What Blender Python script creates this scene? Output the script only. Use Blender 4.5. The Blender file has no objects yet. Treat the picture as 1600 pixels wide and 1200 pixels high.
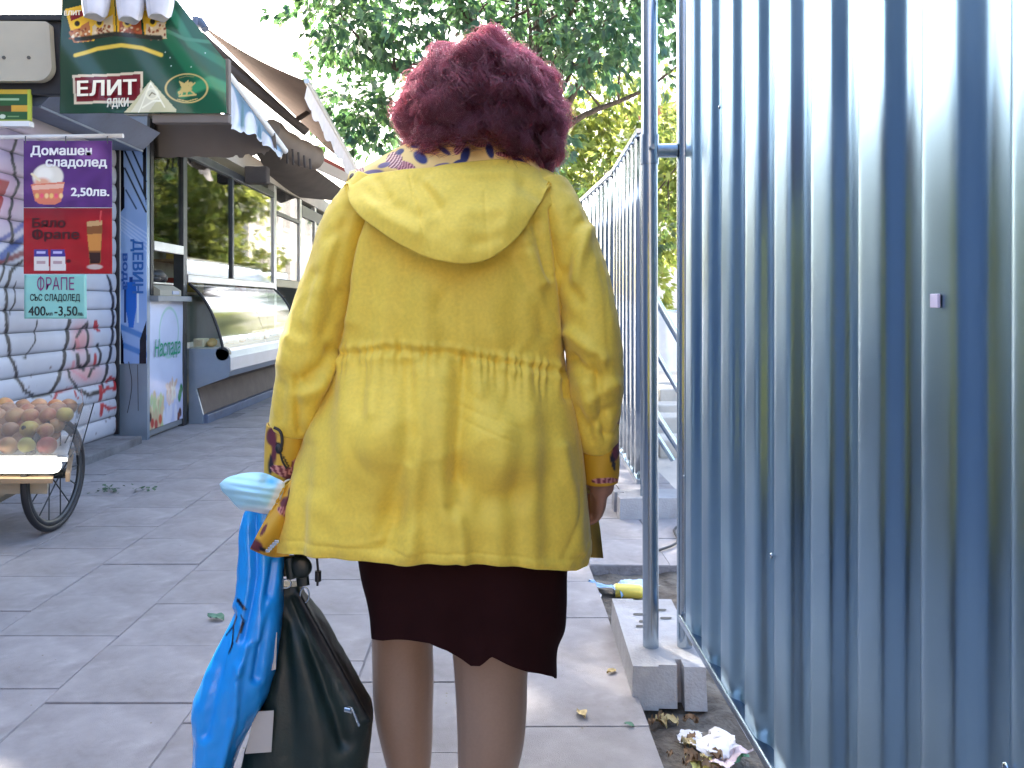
import bpy, bmesh, math, random
import numpy as np
from mathutils import Vector, Matrix, Euler

scene = bpy.context.scene
COL = scene.collection
R = math.radians

# ------------------------------------------------------------------ camera, sky, sun, exposure
CAM_H = 1.13
cam_data = bpy.data.cameras.new('camera')
cam = bpy.data.objects.new('camera', cam_data)
COL.objects.link(cam)
cam.location = (0, 0, CAM_H)
cam.rotation_euler = (R(90), 0, 0)
cam_data.sensor_width = 36
cam_data.lens = 28.125
cam_data.shift_x = 30 / 1600
cam_data.shift_y = -125 / 1600
cam_data.clip_start = 0.02
cam_data.clip_end = 3000
scene.camera = cam

SUN_EL, SUN_AZ = 40.0, -32.0          # azimuth from +Y towards +X
world = bpy.data.worlds.new('World')
scene.world = world
world.use_nodes = True
wn = world.node_tree.nodes
wn.clear()
sky = wn.new('ShaderNodeTexSky')
sky.sky_type = 'NISHITA'
sky.sun_disc = False
sky.sun_elevation = R(SUN_EL)
sky.sun_rotation = R(SUN_AZ)
sky.air_density = 1.0
sky.dust_density = 5.0
sky.ozone_density = 1.2
bg = wn.new('ShaderNodeBackground')
bg.inputs['Strength'].default_value = 0.15
wo = wn.new('ShaderNodeOutputWorld')
world.node_tree.links.new(sky.outputs[0], bg.inputs[0])
world.node_tree.links.new(bg.outputs[0], wo.inputs[0])

sun_data = bpy.data.lights.new('sun', 'SUN')
sun_data.energy = 3.0
sun_data.angle = R(0.6)
sun_data.color = (1.0, 0.93, 0.82)
sun = bpy.data.objects.new('sun', sun_data)
COL.objects.link(sun)
_sd = Vector((math.sin(R(SUN_AZ)) * math.cos(R(SUN_EL)), math.cos(R(SUN_AZ)) * math.cos(R(SUN_EL)), math.sin(R(SUN_EL))))
sun.rotation_euler = (-_sd).to_track_quat('-Z', 'Y').to_euler()
sun.location = (0, 0, 30)

scene.view_settings.view_transform = 'Standard'
scene.view_settings.look = 'None'
scene.view_settings.exposure = 3.0
scene.view_settings.gamma = 1.0
scene.view_settings.use_curve_mapping = False
scene.render.engine = 'CYCLES'
scene.cycles.max_bounces = 8
scene.cycles.transparent_max_bounces = 12
scene.cycles.caustics_reflective = False
scene.cycles.caustics_refractive = False

# ------------------------------------------------------------------ helpers
random.seed(7)
RNG = np.random.default_rng(11)


def W(px, py, Y):
    """world point at distance Y that the photograph shows at pixel (px, py)"""
    return ((px - 770) / 1250 * Y, Y, CAM_H - (py - 475) / 1250 * Y)


def S(r, g, b):
    f = lambda c: (c / 255 / 12.92) if c / 255 <= 0.04045 else ((c / 255 + 0.055) / 1.055) ** 2.4
    return (f(r), f(g), f(b))


def tag(o, label=None, cat=None, group=None, kind=None):
    if label: o['label'] = label
    if cat: o['category'] = cat
    if group: o['group'] = group
    if kind: o['kind'] = kind
    return o


def empty(name, loc=(0, 0, 0), label=None, cat=None, group=None, kind=None):
    o = bpy.data.objects.new(name, None)
    o.empty_display_size = 0.1
    o.location = loc
    COL.objects.link(o)
    bpy.context.view_layer.update()
    return tag(o, label, cat, group, kind)


def link_mesh(name, me, mats=None, parent=None):
    o = bpy.data.objects.new(name, me)
    COL.objects.link(o)
    if mats is not None:
        for m in (mats if isinstance(mats, (list, tuple)) else [mats]):
            me.materials.append(m)
    if parent is not None:
        o.parent = parent
        # world coordinates are authored directly: cancel the parents' offset
        off = Vector((0, 0, 0)); p = parent
        while p is not None:
            off += Vector(p.location); p = p.parent
        o.matrix_parent_inverse = Matrix.Identity(4)
        o.location = -off
    return o


def copy_tree(o, parent=None):
    c = o.copy()
    COL.objects.link(c)
    if parent is not None:
        c.parent = parent
    for ch in list(o.children):
        copy_tree(ch, c)
    return c


class MB:
    """collects shapes in world coordinates, then links them as one mesh object"""

    def __init__(self):
        self.v, self.f, self.m, self.sm = [], [], [], []

    def add(self, verts, faces, mi=0, smooth=False):
        n = len(self.v)
        self.v += [tuple(p) for p in verts]
        for f in faces:
            self.f.append(tuple(i + n for i in f)); self.m.append(mi); self.sm.append(smooth)
        return self

    def box(self, x0, x1, y0, y1, z0, z1, mi=0, ch=0.0, M=None):
        x0, x1 = sorted((x0, x1)); y0, y1 = sorted((y0, y1)); z0, z1 = sorted((z0, z1))
        if ch <= 0:
            v = [(x, y, z) for x in (x0, x1) for y in (y0, y1) for z in (z0, z1)]
            f = [(0, 1, 3, 2), (4, 6, 7, 5), (0, 4, 5, 1), (2, 3, 7, 6), (0, 2, 6, 4), (1, 5, 7, 3)]
        else:
            bm = bmesh.new()
            bmesh.ops.create_cube(bm, size=1)
            for q in bm.verts:
                q.co = Vector(((q.co.x + .5) * (x1 - x0) + x0, (q.co.y + .5) * (y1 - y0) + y0, (q.co.z + .5) * (z1 - z0) + z0))
            bmesh.ops.bevel(bm, geom=bm.edges[:], offset=ch, segments=2, affect='EDGES', profile=.6)
            bm.verts.index_update()
            v = [tuple(q.co) for q in bm.verts]; f = [[q.index for q in fa.verts] for fa in bm.faces]
            bm.free()
        if M is not None:
            v = [tuple(M @ Vector(p)) for p in v]
        return self.add(v, f, mi)

    def prism(self, poly, d, mi=0):
        """poly: world points (planar), extruded by vector d"""
        n = len(poly); d = Vector(d)
        v = [Vector(p) for p in poly] + [Vector(p) + d for p in poly]
        f = [tuple(range(n - 1, -1, -1)), tuple(range(n, 2 * n))] + [(i, (i + 1) % n, n + (i + 1) % n, n + i) for i in range(n)]
        return self.add(v, f, mi)

    def tube(self, pts, r, seg=12, mi=0, caps=True, smooth=True):
        pts = [Vector(p) for p in pts]
        n = len(pts)
        rs = r if isinstance(r, (list, tuple, np.ndarray)) else [r] * n
        t0 = (pts[1] - pts[0]).normalized()
        up = Vector((0, 0, 1)) if abs(t0.z) < .9 else Vector((0, 1, 0))
        a = t0.cross(up).normalized()
        v = []
        for i, p in enumerate(pts):
            t = (pts[min(i + 1, n - 1)] - pts[max(i - 1, 0)]).normalized()
            a = (a - t * a.dot(t)).normalized()
            b = t.cross(a)
            rr = rs[i]
            ra, rb = rr if isinstance(rr, (tuple, list)) else (rr, rr)
            for k in range(seg):
                w = 2 * math.pi * k / seg
                v.append(p + a * (ra * math.cos(w)) + b * (rb * math.sin(w)))
        f = [(i * seg + k, i * seg + (k + 1) % seg, (i + 1) * seg + (k + 1) % seg, (i + 1) * seg + k) for i in range(n - 1) for k in range(seg)]
        self.add(v, f, mi, smooth)
        if caps:
            self.add(v[:seg], [tuple(range(seg - 1, -1, -1))], mi); self.add(v[-seg:], [tuple(range(seg))], mi)
        return self

    def sphere(self, c, r, seg=16, rings=10, mi=0, rot=None):
        rx, ry, rz = r if isinstance(r, (tuple, list)) else (r, r, r)
        v, f = [], []
        for i in range(rings + 1):
            th = math.pi * i / rings
            for k in range(seg):
                ph = 2 * math.pi * k / seg
                p = Vector((rx * math.sin(th) * math.cos(ph), ry * math.sin(th) * math.sin(ph), rz * math.cos(th)))
                if rot is not None: p = rot @ p
                v.append(Vector(c) + p)
        for i in range(rings):
            for k in range(seg):
                f.append((i * seg + k, (i + 1) * seg + k, (i + 1) * seg + (k + 1) % seg, i * seg + (k + 1) % seg))
        return self.add(v, f, mi, True)

    def grid(self, P, mi=0, smooth=True, close_u=False, flip=False):
        """P: array (rows, cols, 3)"""
        P = np.asarray(P); r, c = P.shape[:2]
        f = []
        cc = c if close_u else c - 1
        for i in range(r - 1):
            for k in range(cc):
                q = (i * c + k, i * c + (k + 1) % c, (i + 1) * c + (k + 1) % c, (i + 1) * c + k)
                f.append(q[::-1] if flip else q)
        return self.add(P.reshape(-1, 3).tolist(), f, mi, smooth)

    def build(self, name, mats, parent=None):
        me = bpy.data.meshes.new(name)
        me.from_pydata(self.v, [], self.f)
        me.polygons.foreach_set('material_index', self.m)
        me.polygons.foreach_set('use_smooth', self.sm)
        me.update()
        return link_mesh(name, me, mats, parent)


def cat_rows(rows, ts, n):
    """Catmull-Rom interpolation of table rows: (key, a, b, ...) sampled at n even parameters of the first column"""
    A = np.array(rows, float)
    x = A[:, 0]
    out = np.empty((n, A.shape[1]))
    ks = np.linspace(x[0], x[-1], n) if ts is None else np.asarray(ts)
    d = np.gradient(A, x, axis=0)
    for q, k in enumerate(ks):
        i = min(max(int(np.searchsorted(x, k, side='right')) - 1, 0), len(x) - 2)
        h = x[i + 1] - x[i]; t = (k - x[i]) / h
        out[q] = ((2 * t**3 - 3 * t**2 + 1) * A[i] + (t**3 - 2 * t**2 + t) * h * d[i] + (-2 * t**3 + 3 * t**2) * A[i + 1] + (t**3 - t**2) * h * d[i + 1])
        out[q, 0] = k
    return out


def smooth_path(pts, n):
    A = np.array(pts, float)
    t = np.concatenate([[0], np.cumsum(np.linalg.norm(np.diff(A[:, :3], axis=0), axis=1))])
    return cat_rows(np.column_stack([t, A]), None, n)[:, 1:]


def sum_noise(P, freq, seed, n=10):
    """smooth pseudo noise, about -1..1, at points P (N,3)"""
    g = np.random.default_rng(seed)
    s = np.zeros(len(P))
    for _ in range(n):
        d = g.normal(size=3); d /= np.linalg.norm(d)
        s += np.sin(P @ (d * freq * g.uniform(.6, 1.6)) * 2 * math.pi + g.uniform(0, 7))
    return s / math.sqrt(n)


# ------------------------------------------------------------------ materials
def mat(name, color=(.5, .5, .5), rough=.6, metal=0.0, noise=0.0, nscale=8.0, bump=0.0, bscale=60.0, dirt=None, dscale=2.0, dlo=.45, dhi=.75,
        attr=None, rnoise=0.0, spec=.5, sheen=0.0, trans=0.0, coat=0.0, emit=None, estr=0.0, objrand=0.0, coords='Object', stretch=(1, 1, 1), bdist=.01):
    m = bpy.data.materials.new(name)
    m.use_nodes = True
    nt = m.node_tree; N = nt.nodes; L = nt.links
    p = N['Principled BSDF']
    p.inputs['Base Color'].default_value = (*color, 1)
    p.inputs['Roughness'].default_value = rough
    p.inputs['Metallic'].default_value = metal
    p.inputs['Specular IOR Level'].default_value = spec
    p.inputs['Sheen Weight'].default_value = sheen
    p.inputs['Coat Weight'].default_value = coat
    p.inputs['Transmission Weight'].default_value = trans
    if emit:
        p.inputs['Emission Color'].default_value = (*emit, 1); p.inputs['Emission Strength'].default_value = estr
    tc = N.new('ShaderNodeTexCoord')
    mp = N.new('ShaderNodeMapping'); mp.inputs['Scale'].default_value = stretch
    L.new(tc.outputs[coords], mp.inputs[0])
    V = mp.outputs[0]
    cur = None
    if attr:
        a = N.new('ShaderNodeAttribute'); a.attribute_name = attr; cur = a.outputs['Color']

    def mul(c, fac_out, lo, hi):
        mr = N.new('ShaderNodeMapRange'); mr.inputs['From Min'].default_value = .25; mr.inputs['From Max'].default_value = .75
        mr.inputs['To Min'].default_value = lo; mr.inputs['To Max'].default_value = hi
        L.new(fac_out, mr.inputs['Value'])
        mx = N.new('ShaderNodeMix'); mx.data_type = 'RGBA'; mx.blend_type = 'MULTIPLY'; mx.inputs['Factor'].default_value = 1
        if c is None: mx.inputs['A'].default_value = (*color, 1)
        else: L.new(c, mx.inputs['A'])
        cb = N.new('ShaderNodeCombineColor')
        for k in range(3): L.new(mr.outputs[0], cb.inputs[k])
        L.new(cb.outputs[0], mx.inputs['B'])
        return mx.outputs['Result']

    if noise:
        nz = N.new('ShaderNodeTexNoise'); nz.inputs['Scale'].default_value = nscale; nz.inputs['Detail'].default_value = 6
        L.new(V, nz.inputs['Vector'])
        cur = mul(cur, nz.outputs['Fac'], 1 - noise, 1 + noise)
    if objrand:
        oi = N.new('ShaderNodeObjectInfo')
        cur = mul(cur, oi.outputs['Random'], 1 - objrand, 1 + objrand)
    if dirt:
        nz = N.new('ShaderNodeTexNoise'); nz.inputs['Scale'].default_value = dscale; nz.inputs['Detail'].default_value = 8; nz.inputs['Roughness'].default_value = .65
        L.new(V, nz.inputs['Vector'])
        mr = N.new('ShaderNodeMapRange'); mr.inputs['From Min'].default_value = dlo; mr.inputs['From Max'].default_value = dhi
        L.new(nz.outputs['Fac'], mr.inputs['Value'])
        mx = N.new('ShaderNodeMix'); mx.data_type = 'RGBA'
        L.new(mr.outputs[0], mx.inputs['Factor'])
        if cur is None: mx.inputs['A'].default_value = (*color, 1)
        else: L.new(cur, mx.inputs['A'])
        mx.inputs['B'].default_value = (*dirt, 1)
        cur = mx.outputs['Result']
    if cur is not None:
        L.new(cur, p.inputs['Base Color'])
    if rnoise:
        nz = N.new('ShaderNodeTexNoise'); nz.inputs['Scale'].default_value = nscale * 1.7; nz.inputs['Detail'].default_value = 5
        L.new(V, nz.inputs['Vector'])
        mr = N.new('ShaderNodeMapRange'); mr.inputs['From Min'].default_value = .3; mr.inputs['From Max'].default_value = .7
        mr.inputs['To Min'].default_value = max(.02, rough - rnoise); mr.inputs['To Max'].default_value = min(1, rough + rnoise)
        L.new(nz.outputs['Fac'], mr.inputs['Value']); L.new(mr.outputs[0], p.inputs['Roughness'])
    if bump:
        nz = N.new('ShaderNodeTexNoise'); nz.inputs['Scale'].default_value = bscale; nz.inputs['Detail'].default_value = 6
        L.new(V, nz.inputs['Vector'])
        b = N.new('ShaderNodeBump'); b.inputs['Strength'].default_value = bump; b.inputs['Distance'].default_value = bdist
        L.new(nz.outputs['Fac'], b.inputs['Height']); L.new(b.outputs[0], p.inputs['Normal'])
    return m


def glass_mat(name, tint=(.9, .95, .93), rough=.02, refl=1.0):
    """thin pane: clear with a fresnel reflection"""
    m = bpy.data.materials.new(name); m.use_nodes = True
    nt = m.node_tree; N = nt.nodes; L = nt.links; N.clear()
    o = N.new('ShaderNodeOutputMaterial'); mx = N.new('ShaderNodeMixShader'); fr = N.new('ShaderNodeFresnel'); fr.inputs['IOR'].default_value = 1.55
    t = N.new('ShaderNodeBsdfTransparent'); t.inputs[0].default_value = (*tint, 1)
    g = N.new('ShaderNodeBsdfGlossy'); g.inputs['Roughness'].default_value = rough
    mr = N.new('ShaderNodeMath'); mr.operation = 'MULTIPLY'; mr.inputs[1].default_value = refl; mr.use_clamp = True
    L.new(fr.outputs[0], mr.inputs[0]); L.new(mr.outputs[0], mx.inputs[0]); L.new(t.outputs[0], mx.inputs[1]); L.new(g.outputs[0], mx.inputs[2]); L.new(mx.outputs[0], o.inputs[0])
    return m


def hazy_mat(name, haze=.14, rough=.3):
    m = bpy.data.materials.new(name); m.use_nodes = True
    nt = m.node_tree; N = nt.nodes; L = nt.links; N.clear()
    o = N.new('ShaderNodeOutputMaterial'); a = N.new('ShaderNodeMixShader'); a.inputs[0].default_value = haze
    r = N.new('ShaderNodeBsdfRefraction'); r.inputs['IOR'].default_value = 1.03; r.inputs['Roughness'].default_value = rough
    d = N.new('ShaderNodeBsdfDiffuse'); d.inputs[0].default_value = (.8, .8, .78, 1)
    L.new(r.outputs[0], a.inputs[1]); L.new(d.outputs[0], a.inputs[2]); L.new(a.outputs[0], o.inputs[0])
    return m


def leaf_mat(name, color, tcolor, rough=.45):
    m = bpy.data.materials.new(name); m.use_nodes = True
    nt = m.node_tree; N = nt.nodes; L = nt.links
    p = N['Principled BSDF']; o = N['Material Output']
    a = N.new('ShaderNodeAttribute'); a.attribute_name = 'Col'
    mx1 = N.new('ShaderNodeMix'); mx1.data_type = 'RGBA'; mx1.blend_type = 'MULTIPLY'; mx1.inputs['Factor'].default_value = 1
    mx1.inputs['A'].default_value = (*color, 1); L.new(a.outputs['Color'], mx1.inputs['B']); L.new(mx1.outputs['Result'], p.inputs['Base Color'])
    p.inputs['Roughness'].default_value = rough
    t = N.new('ShaderNodeBsdfTranslucent')
    mx2 = N.new('ShaderNodeMix'); mx2.data_type = 'RGBA'; mx2.blend_type = 'MULTIPLY'; mx2.inputs['Factor'].default_value = 1
    mx2.inputs['A'].default_value = (*tcolor, 1); L.new(a.outputs['Color'], mx2.inputs['B']); L.new(mx2.outputs['Result'], t.inputs['Color'])
    ad = N.new('ShaderNodeMixShader'); ad.inputs[0].default_value = .45
    L.new(p.outputs[0], ad.inputs[1]); L.new(t.outputs[0], ad.inputs[2]); L.new(ad.outputs[0], o.inputs[0])
    return m


M = {}
M['slab'] = mat('slab', (.285, .27, .274), .8, noise=.2, nscale=4, bump=.45, bscale=140, dirt=(.19, .175, .175), dscale=1.6, dlo=.46, dhi=.72, objrand=.05, coords='Object', bdist=.004)
M['joint'] = mat('joint', (.19, .18, .19), .95, noise=.3, nscale=30, bump=.6, bscale=90)
M['asphalt'] = mat('asphalt', (.15, .15, .175), .85, noise=.3, nscale=4, bump=.5, bscale=200, dirt=(.06, .055, .06), dscale=1.1, dlo=.45, dhi=.65)
M['soil'] = mat('soil', (.09, .075, .06), .95, noise=.5, nscale=14, bump=1.0, bscale=60, dirt=(.2, .18, .15), dscale=6)
M['site'] = mat('site', (.52, .48, .42), .9, noise=.2, nscale=2, bump=.5, bscale=40)
M['concrete'] = mat('concrete', (.36, .36, .37), .85, noise=.18, nscale=14, bump=.5, bscale=120, dirt=(.2, .19, .18), dscale=7, dlo=.5, dhi=.75, bdist=.005)
M['concrete_dark'] = mat('concrete_dark', (.2, .195, .2), .9, noise=.25, nscale=9, bump=.5, bscale=90, dirt=(.09, .08, .08), dscale=4)
M['zinc'] = mat('zinc', (.25, .40, .54), .34, 1.0, noise=.08, nscale=9, rnoise=.05, stretch=(1, 1, .2))
M['zinc_far'] = mat('zinc_far', (.36, .44, .54), .22, 1.0, noise=.08, nscale=5)
M['tube'] = mat('tube', (.40, .48, .56), .26, 1.0, noise=.06, nscale=6)
M['dark_metal'] = mat('dark_metal', (.06, .065, .07), .4, .6, noise=.2)
M['black'] = mat('black', (.012, .012, .014), .5)
M['alu'] = mat('alu', (.5, .5, .49), .38, .7, noise=.12, nscale=6)
M['grey_paint'] = mat('grey_paint', (.22, .23, .24), .45, noise=.15, nscale=5)
M['blue_grey'] = mat('blue_grey', (.12, .16, .25), .5, noise=.25, nscale=6, dirt=(.06, .07, .1), dscale=3)
M['steel_blue'] = mat('steel_blue', (.25, .31, .38), .3, .35, noise=.12, nscale=4)
M['white_paint'] = mat('white_paint', (.72, .72, .7), .5, noise=.08, nscale=6, dirt=(.5, .46, .42), dscale=3, dlo=.55, dhi=.85)
M['beige'] = mat('beige', (.40, .36, .27), .6, noise=.06, nscale=5)
M['brown_cloth'] = mat('brown_cloth', (.15, .092, .075), .85, noise=.15, nscale=5, bump=.2, bscale=200)
M['dark_cloth'] = mat('dark_cloth', (.06, .05, .045), .9, noise=.2, nscale=5)
M['taupe'] = mat('taupe', (.15, .125, .105), .8, noise=.12, nscale=4)
M['wood'] = mat('wood', (.30, .21, .13), .7, noise=.3, nscale=10, stretch=(.3, 1, 1))
M['bark'] = mat('bark', (.075, .058, .045), .95, noise=.4, nscale=12, bump=1, bscale=30, stretch=(1, 1, .3), bdist=.03)
M['glass'] = glass_mat('glass', (.80, .86, .84), .035, 1.5)
M['case_glass'] = glass_mat('case_glass', (.88, .93, .91), .10, 1.7)
M['clear_plastic'] = glass_mat('clear_plastic', (.9, .92, .93), .12, 1.4)
M['stucco'] = mat('stucco', (.75, .72, .66), .9, noise=.08, nscale=2)
M['tile_red'] = mat('tile_red', (.33, .13, .08), .8, noise=.25, nscale=8)
M['print'] = mat('print', attr='Col', rough=.42, noise=.05, nscale=8)
M['print_gloss'] = mat('print_gloss', attr='Col', rough=.2, noise=.06, nscale=5)
M['white_print'] = mat('white_print', (.82, .82, .8), .5)


def glyph_extent(s):
    c = bpy.data.curves.new('w', 'FONT'); c.body = s
    o = bpy.data.objects.new('w', c); COL.objects.link(o)
    dg = bpy.context.evaluated_depsgraph_get()
    me = bpy.data.meshes.new_from_object(o.evaluated_get(dg))
    co = np.array([tuple(v.co) for v in me.vertices])
    bpy.data.objects.remove(o); bpy.data.curves.remove(c); bpy.data.meshes.remove(me)
    return co[:, 0].min(), co[:, 0].max()


def text_mesh(name, s, m, origin, xdir, ydir, height, parent=None, bold=0.0, width=None, align='LEFT', shear=0.0, lift=.003, depth=.001):
    """flat lettering laid in the plane (xdir, ydir), built as mesh"""
    bars = []
    if 'Ф' in s or 'Ъ' in s:                                 # letters whose overlapping outlines would cancel out
        raw = s; s = s.replace('Ф', 'О').replace('Ъ', 'Ь')
        x0_, x1_ = glyph_extent(s); shift = -(x0_ + x1_) / 2 if align == 'CENTER' else 0
        for i, ch in enumerate(raw):
            if ch in 'ФЪ':
                r_ = glyph_extent(s[:i + 1])[1]; w_ = glyph_extent(s[i])
                l_ = r_ - (w_[1] - w_[0])
                bars.append(((l_ + r_) / 2 - .045 + shift, (l_ + r_) / 2 + .045 + shift, -.06, .79) if ch == 'Ф' else (l_ - .13 + shift, l_ + .05 + shift, .63, .73))
    c = bpy.data.curves.new(name, 'FONT'); c.body = s; c.align_x = align; c.shear = shear
    c.resolution_u = 4
    o = bpy.data.objects.new('tmp', c); COL.objects.link(o)
    dg = bpy.context.evaluated_depsgraph_get()
    me = bpy.data.meshes.new_from_object(o.evaluated_get(dg))
    bpy.data.objects.remove(o); bpy.data.curves.remove(c)
    if bars:
        bm = bmesh.new(); bm.from_mesh(me)
        for (a0, a1, b0, b1) in bars:
            bm.faces.new([bm.verts.new((x, y, .0004)) for x, y in ((a0, b0), (a1, b0), (a1, b1), (a0, b1))])
        bm.to_mesh(me); bm.free()
    if bold > 0:                                             # heavier strokes: copies shifted a little, each a hair in front of the last
        bm = bmesh.new(); bm.from_mesh(me); base = bm.faces[:]
        for q, (dx, dy) in enumerate(((1, .7), (-1, .7), (1, -.7), (-1, -.7))):
            r_ = bmesh.ops.duplicate(bm, geom=base)
            for v in r_['geom']:
                if isinstance(v, bmesh.types.BMVert): v.co += Vector((dx * bold, dy * bold, .0003 * (q + 1)))
        bm.to_mesh(me); bm.free()
    n = len(me.vertices); co = np.empty(n * 3); me.vertices.foreach_get('co', co); co = co.reshape(-1, 3)
    k = height / .73
    w = co[:, 0].max() - co[:, 0].min()
    kx = k if width is None else width / w
    X = Vector(xdir).normalized(); Yv = Vector(ydir).normalized(); Z = X.cross(Yv).normalized()
    if width is not None and align == 'LEFT': co[:, 0] -= co[:, 0].min()
    P = np.array(origin)[None] + co[:, :1] * kx * np.array(X) + co[:, 1:2] * k * np.array(Yv) + np.array(Z) * (lift + co[:, 2:3])
    me.vertices.foreach_set('co', P.ravel()); me.update()
    me.name = name
    me.materials.clear()
    return link_mesh(name, me, m, parent)


def painted_panel(name, m, o, xv, yv, nx, ny, paint, parent=None, thick=.006, back=None, warp=None):
    """board with a printed face: o = lower left corner, xv / yv edge vectors, paint(U, V) -> (.., 3) linear colour"""
    o = np.array(o, float); xv = np.array(xv, float); yv = np.array(yv, float)
    nrm = np.cross(xv, yv); nrm /= np.linalg.norm(nrm)
    u, v = np.meshgrid(np.linspace(0, 1, nx), np.linspace(0, 1, ny))
    P = o + u[..., None] * xv + v[..., None] * yv
    if warp is not None:
        P = P + warp(u, v)[..., None] * nrm
    C = np.asarray(paint(u, v))
    verts = np.concatenate([P.reshape(-1, 3), (P - nrm * thick).reshape(-1, 3)])
    n = nx * ny
    idx = np.arange(n).reshape(ny, nx)
    q = np.stack([idx[:-1, :-1], idx[:-1, 1:], idx[1:, 1:], idx[1:, :-1]], -1).reshape(-1, 4)
    faces = q.tolist() + (q[:, ::-1] + n).tolist()
    rim = list(idx[0, :]) + list(idx[1:, -1]) + list(idx[-1, -2::-1]) + list(idx[-2:0:-1, 0])
    for i in range(len(rim)):
        a, b = int(rim[i]), int(rim[(i + 1) % len(rim)])
        faces.append((b, a, a + n, b + n))
    me = bpy.data.meshes.new(name); me.from_pydata(verts.tolist(), [], faces)
    ca = me.color_attributes.new('Col', 'FLOAT_COLOR', 'POINT')
    c = np.ones((2 * n, 4)); c[:n, :3] = C.reshape(-1, 3); c[n:, :3] = C.reshape(-1, 3) if back is None else np.array(back)
    ca.data.foreach_set('color', c.ravel())
    me.polygons.foreach_set('use_smooth', [True] * len(faces) if warp is not None else [False] * len(faces))
    me.update()
    return link_mesh(name, me, m, parent)


# painting tools on (U, V) arrays with aspect
class Paint:
    def __init__(self, U, V, base, aspect=1.0):
        self.x = U * aspect; self.y = V; self.C = np.empty(U.shape + (3,)); self.C[:] = base

    def put(self, mask, col):
        mask = np.clip(mask, 0, 1)[..., None]
        self.C = self.C * (1 - mask) + np.array(col) * mask
        return self

    def rect(self, x0, x1, y0, y1, col):
        return self.put(((self.x >= x0) & (self.x <= x1) & (self.y >= y0) & (self.y <= y1)).astype(float), col)

    def ell(self, cx, cy, rx, ry, col, ang=0.0, soft=.02):
        ca, sa = math.cos(ang), math.sin(ang)
        dx, dy = self.x - cx, self.y - cy
        a = (dx * ca + dy * sa) / rx; b = (-dx * sa + dy * ca) / ry
        return self.put((1 - np.sqrt(a * a + b * b)) / soft + .5, col)

    def ring(self, cx, cy, rx, ry, w, col):
        d = np.sqrt(((self.x - cx) / rx) ** 2 + ((self.y - cy) / ry) ** 2)
        return self.put(1.5 - np.abs(d - 1) / (w / min(rx, ry)), col)

    def line(self, pts, w, col, wob=0.0, seed=0):
        d = np.full(self.x.shape, 9e9)
        for (ax, ay), (bx, by) in zip(pts[:-1], pts[1:]):
            vx, vy = bx - ax, by - ay
            t = np.clip(((self.x - ax) * vx + (self.y - ay) * vy) / (vx * vx + vy * vy + 1e-12), 0, 1)
            d = np.minimum(d, np.hypot(self.x - ax - t * vx, self.y - ay - t * vy))
        if wob:
            w = w * (1 + wob * np.sin(self.x * 57 + seed) * np.sin(self.y * 71 + seed * 2))
        return self.put((w - d) / (w * .5) + .3, col)

    def poly(self, pts, col):
        ins = np.zeros(self.x.shape, bool); n = len(pts)
        for i in range(n):
            (x0, y0), (x1, y1) = pts[i], pts[(i + 1) % n]
            c = ((y0 > self.y) != (y1 > self.y)) & (self.x < (x1 - x0) * (self.y - y0) / (y1 - y0 + 1e-12) + x0)
            ins ^= c
        return self.put(ins.astype(float), col)

    def mottle(self, amt, seed=1, f=9):
        g = np.random.default_rng(seed); s = 0
        for _ in range(8):
            a = g.uniform(0, 6.28); k = f * g.uniform(.5, 2)
            s = s + np.sin((self.x * math.cos(a) + self.y * math.sin(a)) * k + g.uniform(0, 6))
        self.C = self.C * (1 + amt * s / 3)[..., None]
        return self
# ------------------------------------------------------------------ ground, pavement
def sheet(name, x0, x1, y0, y1, z, m, nx=2, ny=2, amp=0.0, seed=1, freq=3.0, kind='structure', parent=None, thick=0.0):
    xs, ys = np.linspace(x0, x1, nx), np.linspace(y0, y1, ny)
    X, Y = np.meshgrid(xs, ys)
    P = np.stack([X, Y, np.full_like(X, z)], -1)
    if amp:
        q = P.reshape(-1, 3)
        P[..., 2] += (amp * (sum_noise(q, freq, seed) * .6 + sum_noise(q, freq * 3.1, seed + 1) * .4)).reshape(X.shape)
    b = MB().grid(P, smooth=True)
    o = b.build(name, m, parent)
    if kind: tag(o, kind=kind)
    return o


sheet('ground', -900, 900, -300, 2000, -.16, M['site'])
sheet('trench_soil', .36, 1.1, .2, 3.5, -.048, M['soil'], 60, 240, .014, 3, 3.0)
sheet('site_ground', 1.06, 60, .2, 90, -.02, M['site'], 60, 80, .03, 5, .3)
sheet('road_strip', -60, -2.99, -3, 90, -.03, M['asphalt'])

# the trench edges and the bed under the paving are one pavement bed
pv = empty('pavement', (0, 0, 0), kind='structure')
bed = MB()
bed.box(-3.0, .405, -3, 40, -.15, -.0062)
bed.box(.4055, 1.12, 3.47, 40, -.15, -.0066)
bed.build('paving_bed', M['joint'], pv)

COLS = [.42, .01, -.405, -.838, -1.275, -1.70, -2.13, -2.56, -2.99]
OFFS = [.14, .02, .16, .27, -.02, .20, .09, .30]
PITCH = .375


def slab_mesh(seed):
    g = random.Random(seed)
    bm = bmesh.new()
    bmesh.ops.create_cube(bm, size=1)
    for q in bm.verts:
        q.co = Vector((q.co.x, q.co.y, q.co.z * .04 - .02))
        if g.random() < .5:
            q.co.x += g.uniform(-.008, .008); q.co.y += g.uniform(-.008, .008)
    bmesh.ops.bevel(bm, geom=[e for e in bm.edges if all(v.co.z > -.01 for v in e.verts)], offset=.004, segments=1, affect='EDGES')
    me = bpy.data.meshes.new('paving_slab'); bm.to_mesh(me); bm.free()
    me.materials.append(M['slab'])
    return me


SLABS = [slab_mesh(i) for i in range(6)]
rs = random.Random(5)


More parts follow.
